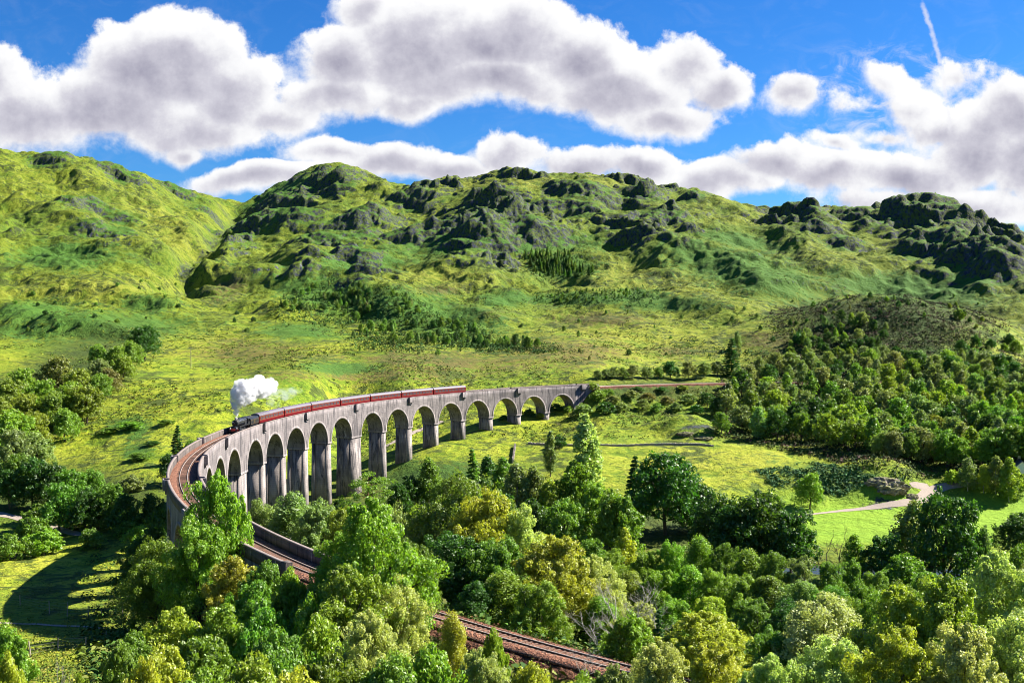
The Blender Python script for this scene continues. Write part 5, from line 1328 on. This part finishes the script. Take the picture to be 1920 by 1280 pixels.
def path(pts, w):
    x, y = drape(pts); tx, ty = np.gradient(x), np.gradient(y); l_ = np.hypot(tx, ty) + 1e-9; nx_, ny_ = -ty / l_, tx / l_
    w_ = np.interp(np.linspace(0, 1, len(x)), np.linspace(0, 1, len(w)), w) * (1 + .25 * fbm(x, y, 5, 2, seed=51)); o = np.linspace(-.5, .5, 5)
    X = x[:, None] + nx_[:, None] * w_[:, None] * o; Y = y[:, None] + ny_[:, None] * w_[:, None] * o
    Z = ground(X, Y) + .13 - .05 * np.abs(o) * 2
    me = np_mesh('path', np.stack([X, Y, Z], -1).reshape(-1, 3), gridF(len(x), 5, True), (M_PATH,), smooth=True)
    tag(link('path', me), kind='structure')


path([(-30, 960), (30, 970), (90, 984), (140, 1002), (180, 1004)], [3.2, 3.2, 3])
path([(-30, 1167), (40, 1170), (110, 1173), (170, 1175), (205, 1179)], [1.4, 1.5, 1.2])
path([(1470, 974), (1520, 964), (1580, 957), (1640, 952), (1700, 947), (1728, 938), (1742, 922), (1765, 912), (1800, 908), (1850, 903), (1935, 897)], [2, 2, 2.2, 2.6, 4, 4, 3, 2.4])
path([(1700, 911), (1730, 914), (1752, 918)], [1.5, 3, 4])
path([(712, 842), (740, 828), (770, 813), (800, 801), (835, 789)], [2.4, 2.4])
rx = np.linspace(10, 420, 200); ry_ = 268 + 6 * np.sin(rx / 40); ro = np.linspace(-7.5, 7.5, 6)
RX = np.repeat(rx[:, None], 6, 1); RY = ry_[:, None] + ro[None]
tag(link('river', np_mesh('river', np.stack([RX, RY, np.full(RX.shape, -34.7)], -1).reshape(-1, 3), gridF(200, 6, True), (M_WATER,))), kind='structure')


def stone_wall(pts, label, h=1.15):
    x, y = drape(pts, .5); rg = np.random.default_rng(len(pts)); m_ = MB(); z = ground(x, y)
    for i in range(len(x) - 1):
        dx, dy = x[i + 1] - x[i], y[i + 1] - y[i]; a = math.atan2(dy, dx); L = math.hypot(dx, dy) * .54
        hh = h * rg.uniform(.75, 1.15); w_ = rg.uniform(.26, .36)
        m_.box((-L, -w_, -.35), (L, w_, hh), Matrix.Translation((x[i], y[i], z[i])) @ Matrix.Rotation(a + rg.normal(0, .08), 4, 'Z') @ Matrix.Rotation(rg.normal(0, .05), 4, 'X'))
    return tag(m_.build('stone_wall', M_STONE), label, 'wall')


stone_wall([(966, 836), (964, 852), (961, 870)], 'short tumbled dry stone wall running down the meadow below the far arches', 1.5)
stone_wall([(985, 832), (1010, 834), (1060, 836), (1130, 836), (1180, 837), (1260, 834), (1345, 838)], 'low dry stone wall crossing the meadow behind the tall poplar', .75)

# cottage at the right edge
hx, hy, hz, _ = hit(1921, 898)
cot = thing('cottage', 'white rendered cottage with grey slate roof glimpsed behind trees at right', 'cottage', (hx, hy + 3, hz + .2), math.radians(70))
MB().box((-5, -2.6, -1), (5, 2.6, 3.0)).add([(-5, -2.6, 3), (-5, 2.6, 3), (-5, 0, 5.2), (5, -2.6, 3), (5, 2.6, 3), (5, 0, 5.2)], [(0, 2, 1), (3, 4, 5), (0, 3, 5, 2), (1, 2, 5, 4), (0, 1, 4, 3)]).build('wall', M_WHITE, cot)
rfm = MB()
for s_ in (-1, 1): rfm.add([(x_, s_ * y_, z_) for x_, y_, z_ in ((-5.3, 2.95, 2.85), (5.3, 2.95, 2.85), (5.3, 0, 5.36), (-5.3, 0, 5.36), (-5.3, 2.95, 2.72), (5.3, 2.95, 2.72), (5.3, 0, 5.22), (-5.3, 0, 5.22))], [(0, 1, 2, 3), (7, 6, 5, 4), (0, 4, 5, 1), (0, 3, 7, 4), (1, 5, 6, 2)])
r_ = rfm.build('roof', M_SLATE, cot)
MB().box((4.1, -.45, 4.6), (4.8, .45, 6.2)).build('chimney', M_WHITE, r_)
for x_, z_ in ((-3, 1.2), (3, 1.2)): MB().box((x_ - .5, -2.64, z_), (x_ + .5, -2.58, z_ + 1.1)).build('window', M_WINDOW, cot)
for y_ in (-1.2, 1.2): MB().box((-5.04, y_ - .45, 1.2), (-4.98, y_ + .45, 2.3)).build('window', M_WINDOW, cot)
MB().box((-.5, -2.65, -.2), (.5, -2.58, 2.0)).build('door', M_MAROON, cot)


def fence(posts, label, strands=4):
    """posts: (px, py of the foot, height)"""
    P = [hit(px, py)[:3] for px, py, h in posts]; f = thing('wire_fence', label, 'fence', P[0]); b0 = Vector(P[0]); rg = np.random.default_rng(len(posts))
    tops = []
    for (px, py, h), p in zip(posts, P):
        lean = rg.normal(0, .05, 2); q0 = Vector(p) - b0; q1 = q0 + Vector((lean[0] * h, lean[1] * h, h)); tops.append((q0, q1))
        MB().tube([q0 - Vector((0, 0, .4)), q0 * .5 + q1 * .5, q1], [.085, .08, .07], 7).build('post', M_WOOD, f)
    for k in range(strands):
        t_ = (k + 1) / (strands + .4); MB().tube([a.lerp(c_, t_) for a, c_ in tops], .009, 4).build('wire', M_WIRE, f)


fence([(-40, 1130, 2.0), (38, 1135, 2.1), (93, 1150, 2.5), (126, 1155, 2.5), (166, 1156, 2.1), (190, 1155, 1.5), (230, 1160, 2.0)], 'upper fence of tall thin stakes and wire beyond the pale path')
fence([(-10, 1215, 1.6), (58, 1232, 2.0), (108, 1218, 1.6), (160, 1217, 1.6), (199, 1200, 1.3), (240, 1195, 1.3)], 'lower wire fence with leaning weathered posts in front of the pale path')
# lineside marker
mx, my, mz, _ = hit(832, 1139)
mk = thing('marker_post', 'white lineside pole carrying a small diamond board beside the near track', 'marker post', (mx, my, mz))
MB().tube([(0, 0, -.3), (0, 0, 4.4)], .045, 8).build('pole', M_POLE, mk)
MB().add([(0, -.06, 1.5), (.26, -.06, 1.95), (0, -.06, 2.4), (-.26, -.06, 1.95), (0, -.10, 1.5), (.26, -.10, 1.95), (0, -.10, 2.4), (-.26, -.10, 1.95)], [(0, 1, 2, 3), (7, 6, 5, 4), (0, 4, 5, 1), (1, 5, 6, 2), (2, 6, 7, 3), (3, 7, 4, 0)]).build('diamond_board', M_POLE, mk)
# pole on the left hillside
ux, uy, uz, ud = hit(358, 690)
up_ = thing('utility_pole', 'thin pale timber pole standing on the grassy slope left of the steam', 'pole', (ux, uy, uz)); uh = 38 * ud / FOC
MB().tube([(0, 0, -.5), (0, 0, uh)], [.17, .12], 8).build('pole', M_WOOD, up_)
MB().box((-1.3, -.06, uh - .7), (1.3, .06, uh - .5)).build('crossarm', M_WOOD, up_)


# rocks on the meadow
def boulder(px, py, w, h, label, seed, rot=0):
    x, y, z, d = hit(px, py); bm_ = bmesh.new(); bmesh.ops.create_icosphere(bm_, subdivisions=5, radius=1.0)
    V = np.array([v.co[:] for v in bm_.verts])
    n1 = fbm(V[:, 0] * 3 + seed, V[:, 1] * 3 + V[:, 2] * 2, 2.2, 4, .55, seed=seed, ridged=True); V *= (.72 + .42 * n1)[:, None]
    st_ = np.round((V[:, 2] + .3 * V[:, 0]) * 3) / 3 - .3 * V[:, 0]; V[:, 2] = V[:, 2] * .7 + st_ * .3
    V *= np.array([w / 2, w * .32, h]); c_, s_ = math.cos(rot), math.sin(rot); V[:, :2] = V[:, :2] @ np.array([[c_, s_], [-s_, c_]])
    for v, q_ in zip(bm_.verts, V): v.co = q_
    me = bpy.data.meshes.new('rock'); bm_.to_mesh(me); bm_.free(); me.materials.append(M_ROCK)
    o = link('rock_outcrop', me); o.location = (x, y, z - .42 * h); return tag(o, label, 'rock')


M_ROCK, t, b = material('outcrop_rock')
pos = t.n('ShaderNodeNewGeometry').outputs['Position']; f_ = t.noise(pos, .9, 6, .7)
c = t.cr(f_, [(.3, (.04, .034, .032)), (.5, (.20, .16, .14)), (.7, (.40, .33, .28))])
up = t.n('ShaderNodeSeparateXYZ', {'Vector': t.n('ShaderNodeNewGeometry').outputs['Normal']}).outputs[2]
c = t.mix(t.m('MULTIPLY', t.ramp(t.m('ADD', up, t.m('MULTIPLY', f_, .5)), .85, 1.1), .85), c, (.14, .15, .03))
t.put(b.inputs['Base Color'], c); b.inputs['Roughness'].default_value = .95
t.put(b.inputs['Normal'], t.n('ShaderNodeBump', {'Height': f_, 'Strength': .8, 'Distance': .5}).outputs[0])
boulder(1660, 906, 17, 3.6, 'long craggy grey rock outcrop at the end of the bracken patch', 3, -.25)
boulder(1318, 822, 9, 1.1, 'grey rock slab breaking through the turf on the meadow hump', 7, -.2)
boulder(1285, 812, 8, 1.2, 'mossy rock just left of the grey slab on the meadow hump', 9, -.1)
boulder(1708, 930, 6, 1.3, 'small dark rock beside the fork of the gravel path', 12, .1)
row('of the dry stalks in the lower left corner', 'dry stalks by the lower fence', [('bare', 105, 1192, 66, 26, 'B'), ('bare', 72, 1215, 60, 24, 'B'), ('bare', 132, 1205, 64, 16, 'B')])
row('at the lower left corner', 'bushes in the lower left corner', [('bush', 275, 1236, 44, 100, 'Y', 'low shrub with large pale yellow leaves at the bottom left'), ('bush', 150, 1262, 46, 50, 'G1'), ('bush', 10, 1172, 88, 70, 'G1'), ('bush', 15, 1222, 62, 60, 'Y'), ('bush', 225, 1200, 80, 60, 'G2')])
cover('flowering_heather', 'pink flowering heather and grass in the bottom left corner', (-100, 330), 1500, (.2, .5), 14, {'mask': lambda x, y, px, py, d, rg: (py > 1190), 'cols': [(.40, .16, .28), (.16, .22, .02), (.24, .27, .03), (.12, .20, .02), (.22, .25, .03)]}, 36, (20, 85), .8, .30)
cover('bracken', 'patch of dark blue-green bracken on the meadow bank', (1400, 1800), 3200, (.35, 1.1), 12, {'mask': lambda x, y, px, py, d, rg: ((px - 1555) / 115) ** 2 + ((py - 898) / 26) ** 2 < .8 + rg.normal(0, .2, len(px)) + 1.6 * fbm(x, y, 12, 3, .6, seed=93), 'cols': [(.05, .14, .045), (.08, .19, .06), (.035, .10, .03), (.13, .21, .03)]}, 37, (335, 430), .7, .62)
cover('trackside_weeds', 'rusty weeds and docks along the edges of the near track', (300, 1500), 1500, (.2, .55), 10, {'mask': lambda x, y, px, py, d, rg: (np.abs(np.abs(np.hypot(x - CX, y - CY) - RAD) - 3.5) < 1.2) & (y < 140) & (py > 1030), 'cols': [(.16, .06, .03), (.10, .15, .015), (.22, .10, .05), (.07, .12, .012)], 'track': False}, 38, (70, 150), .9, .40)
SKY_STR, EXPOSURE, CLOUD_GAIN = .12, 1.68, 2.6
CLOUDS = [(-40, 130, 130, 90, 1), (40, 210, 200, 90, 1.1), (300, 130, 210, 115, 1.25), (200, 200, 240, 100, 1.2), (430, 170, 120, 100, 1.1), (360, 240, 220, 70, 1.0), (340, 285, 70, 30, .8), (530, 215, 110, 50, .9),
          (640, 110, 120, 100, 1.1), (620, 180, 140, 60, 1.0), (690, 10, 80, 40, .9), (800, 90, 180, 130, 1.3), (950, 70, 200, 95, 1.25), (900, 150, 260, 70, 1.2), (1080, 110, 130, 90, 1.15), (1150, 170, 190, 75, 1.2), (1290, 120, 85, 70, 1.0), (1340, 170, 80, 60, 1.0), (1250, 220, 140, 45, 1.0), (780, 185, 120, 40, .9),
          (1490, 190, 85, 50, .9), (1640, 150, 70, 40, .55), (1700, 195, 90, 45, .5), (1800, 150, 90, 40, .6), (1580, 210, 70, 40, .5),
          (480, 335, 200, 32, 1.0), (640, 290, 110, 40, .9), (720, 310, 150, 50, 1.0), (830, 320, 140, 40, 1.0), (950, 290, 100, 45, 1.05), (1080, 310, 120, 45, 1.0), (1200, 315, 130, 50, 1.05), (1350, 340, 150, 50, 1.05), (1450, 310, 110, 45, 1.0), (1560, 330, 150, 55, 1.0), (1700, 330, 170, 65, 1.1), (1830, 290, 130, 90, 1.15), (1900, 200, 90, 80, 1.3), (1960, 300, 150, 140, 1.3), (1750, 400, 260, 60, 1.2), (1570, 275, 70, 28, .7), (1760, 230, 130, 60, .75), (1850, 240, 110, 80, 1.0), (1660, 260, 90, 30, .6),
          (2200, 150, 250, 120, 1.1), (-350, 200, 250, 120, 1.1)]
# ------------------------------------------------------------------ camera, sun, sky
cam = bpy.data.cameras.new('camera'); cam.sensor_width = 36; cam.lens = FOC / 1920 * 36
cam.clip_start = .1; cam.clip_end = 20000
co = link('camera', cam); co.location = (0, 0, EYE); co.rotation_euler = (math.pi / 2 - PIT, 0, 0)
S.camera = co
sd = bpy.data.lights.new('sun', 'SUN'); sd.energy = 5; sd.angle = math.radians(.5); sd.color = (1, .94, .84)
so = link('sun', sd)
dirv = Vector((math.sin(SUN_AZ) * math.cos(SUN_EL), math.cos(SUN_AZ) * math.cos(SUN_EL), math.sin(SUN_EL)))
so.rotation_euler = dirv.to_track_quat('Z', 'Y').to_euler(); so.location = (200, 100, 300)
W = bpy.data.worlds.new('World'); S.world = W; W.use_nodes = True
t = NT(W.node_tree); bg = t.N['Background']
sky = t.n('ShaderNodeTexSky', sky_type='NISHITA', sun_disc=False, sun_elevation=SUN_EL, sun_rotation=SUN_AZ)
sky.altitude = 100; sky.air_density = 1.0; sky.dust_density = .3; sky.ozone_density = 3.0
CLOUDS = globals().get('CLOUDS', [])
hs = t.n('ShaderNodeHueSaturation', {'Color': sky.outputs[0], 'Saturation': 1.3, 'Value': .8})
skyc = t.mix(1.0, hs.outputs[0], (.165, .325, .49), 'MULTIPLY')
if CLOUDS:
    # cloud cover as a function of the direction in the sky: u = x/y, v = z/y in thousandths
    g = bpy.data.node_groups.new('cloud_cover', 'ShaderNodeTree')
    g.interface.new_socket('P', in_out='INPUT', socket_type='NodeSocketVector'); g.interface.new_socket('F', in_out='OUTPUT', socket_type='NodeSocketFloat'); g.interface.new_socket('B', in_out='OUTPUT', socket_type='NodeSocketFloat'); g.interface.new_socket('H', in_out='OUTPUT', socket_type='NodeSocketFloat')
    q = NT(g); gi = q.n('NodeGroupInput'); go = q.n('NodeGroupOutput')
    p0 = gi.outputs[0]
    wn = q.n('ShaderNodeTexNoise', {'Vector': p0, 'Scale': .011, 'Detail': 2}); 
    pw = q.vm('ADD', p0, q.vm('SCALE', q.vm('SUBTRACT', wn.outputs['Color'], (.5, .5, .5)), sc=46.0))
    acc = None; hgt = None
    for (px, py, rx, ry, wgt) in CLOUDS:
        l, yy, zz = ray(px, py); u, v = l / yy * 1000, zz / yy * 1000; k = 1000 / FOC
        d = q.vm('MULTIPLY', q.vm('SUBTRACT', pw, (u, v, 0)), (1 / (rx * k), 1 / (ry * k), 0))
        f = q.m('MULTIPLY', q.m('SUBTRACT', 1.0, q.vm('LENGTH', d)), wgt)
        dh = q.vm('DOT_PRODUCT', d, (.35, .8, 0))
        if acc is None: acc, hgt = f, dh
        else:
            wgt_ = q.m('MULTIPLY_ADD', q.m('SUBTRACT', f, acc), 3.0, .5, True)
            hgt = q.m('MULTIPLY_ADD', q.m('SUBTRACT', dh, hgt), wgt_, hgt); acc = q.m('SMOOTH_MAX', acc, f, .34)
    def billow(P):
        a_ = q.n('ShaderNodeTexNoise', {'Vector': P, 'Scale': .0125, 'Detail': 8, 'Roughness': .60}).outputs['Fac']
        return a_
    n1 = billow(p0); n2 = billow(q.vm('ADD', p0, (9, 13, 0)))
    n3 = q.n('ShaderNodeTexNoise', {'Vector': pw, 'Scale': .055, 'Detail': 5, 'Roughness': .62}).outputs['Fac']
    acc0 = acc
    acc = q.m('ADD', q.m('SUBTRACT', acc, .12), q.m('ADD', q.m('MULTIPLY', q.m('SUBTRACT', n1, .5), 1.55), q.m('MULTIPLY', q.m('SUBTRACT', n3, .5), .42)))
    # light: high parts of each heap and the sunward sides of the billows are bright, thick low parts grey
    up_ = q.m('MULTIPLY', q.n('ShaderNodeMapRange', {0: hgt, 1: -.75, 2: .75}, interpolation_type='SMOOTHSTEP').outputs[0], .17)
    thick = q.m('MULTIPLY', q.n('ShaderNodeMapRange', {0: q.m('ADD', q.m('MULTIPLY', acc0, .75), q.m('MULTIPLY', acc, .25)), 1: .12, 2: 1.0}, interpolation_type='SMOOTHSTEP').outputs[0], .50)
    li = q.m('ADD', q.m('SUBTRACT', q.m('ADD', .87, up_), thick), q.m('MULTIPLY', q.m('SUBTRACT', n1, n2), 1.15))
    q.put(go.inputs[1], li); q.put(go.inputs[2], hgt)
    q.put(go.inputs[0], acc)
    tc = t.n('ShaderNodeTexCoord').outputs['Generated']
    sp = t.n('ShaderNodeSeparateXYZ', {'Vector': tc})
    yb = t.m('MAXIMUM', t.m('ABSOLUTE', sp.outputs[1]), .08)
    uv = t.n('ShaderNodeCombineXYZ', {'X': t.m('MULTIPLY', t.m('DIVIDE', sp.outputs[0], yb), 1000), 'Y': t.m('MULTIPLY', t.m('DIVIDE', sp.outputs[2], yb), 1000)}).outputs[0]
    F0 = t.n('ShaderNodeGroup', {}, node_tree=g); t.put(F0.inputs[0], uv)
    f0, fb = F0.outputs[0], F0.outputs[1]
    dens = t.ramp(f0, -.08, t.m('SUBTRACT', .42, t.m('MULTIPLY', t.ramp(F0.outputs[2], -.5, .5), .30)))
    lit = t.m('ADD', fb, 0.0, None, True)
    cc = t.cr(lit, [(0, (.22, .22, .31)), (.3, (.40, .39, .49)), (.6, (.66, .65, .73)), (.8, (.92, .92, .95)), (1, (1.05, 1.05, 1.05))])
    cc = t.vm('SCALE', cc, sc=CLOUD_GAIN)
    lw, yw, zw = ray(1690, 185)
    wr = t.vm('LENGTH', t.vm('MULTIPLY', t.vm('SUBTRACT', uv, (lw / yw * 1000, zw / yw * 1000, 0)), (FOC / 1000 / 260, FOC / 1000 / 120, 0)))
    veil = t.m('MULTIPLY', t.ramp(t.noise(t.vm('MULTIPLY', uv, (1, 1.7, 1)), .022, 8, .65, 1.2), .44, .72), t.m('ADD', .04, t.m('MULTIPLY', t.ramp(wr, 1.1, .2), .8)))
    skyc = t.mix(veil, skyc, [v * CLOUD_GAIN for v in (.86, .87, .92)])
    # the vapour trail of an aircraft, also by direction
    skyc = t.mix(dens, skyc, cc)
    l0, y0, z0 = ray(1722, -10); l1, y1, z1 = ray(1782, 265)
    A = Vector((l0 / y0 * 1000, z0 / y0 * 1000, 0)); B = Vector((l1 / y1 * 1000, z1 / y1 * 1000, 0)); ab = B - A
    rel = t.vm('SUBTRACT', uv, tuple(A)); tt = t.m('DIVIDE', t.vm('DOT_PRODUCT', rel, tuple(ab)), ab.length_squared, None, True)
    bend = t.m('MULTIPLY', t.m('SINE', t.m('MULTIPLY', tt, 3.14)), 6.5)
    wob = t.m('MULTIPLY', t.m('SUBTRACT', t.noise(uv, .06, 4, .65), .5), 9.0)
    per = Vector((-ab.y, ab.x, 0)).normalized()
    dd = t.m('ABSOLUTE', t.m('ADD', t.m('SUBTRACT', t.vm('DOT_PRODUCT', rel, tuple(per)), bend), wob))
    tr = t.m('MULTIPLY', t.m('SUBTRACT', 1.0, t.ramp(dd, .3, 3.6)), t.m('MULTIPLY', t.ramp(tt, 1.0, .9), t.ramp(t.noise(uv, .05, 3), .3, .6)))
    tr = t.m('MULTIPLY', tr, t.m('GREATER_THAN', sp.outputs[1], 0.0))
    skyc = t.mix(t.m('MULTIPLY', tr, .6), skyc, [v * CLOUD_GAIN for v in (.9, .9, .95)])
t.put(bg.inputs['Color'], skyc); bg.inputs['Strength'].default_value = SKY_STR
W.cycles.sampling_method = 'NONE'
S.view_settings.view_transform = 'Standard'; S.view_settings.look = 'None'; S.view_settings.gamma = 1
S.view_settings.exposure = EXPOSURE
S.render.engine = 'CYCLES'
S.cycles.max_bounces = 8; S.cycles.diffuse_bounces = 3; S.cycles.transmission_bounces = 4; S.cycles.transparent_max_bounces = 4; S.cycles.volume_bounces = 6
S.cycles.use_denoising = True; S.cycles.denoiser = 'OPENIMAGEDENOISE'; S.cycles.denoising_input_passes = 'RGB_ALBEDO_NORMAL'; S.cycles.denoising_prefilter = 'ACCURATE'; S.cycles.filter_width = 1.0
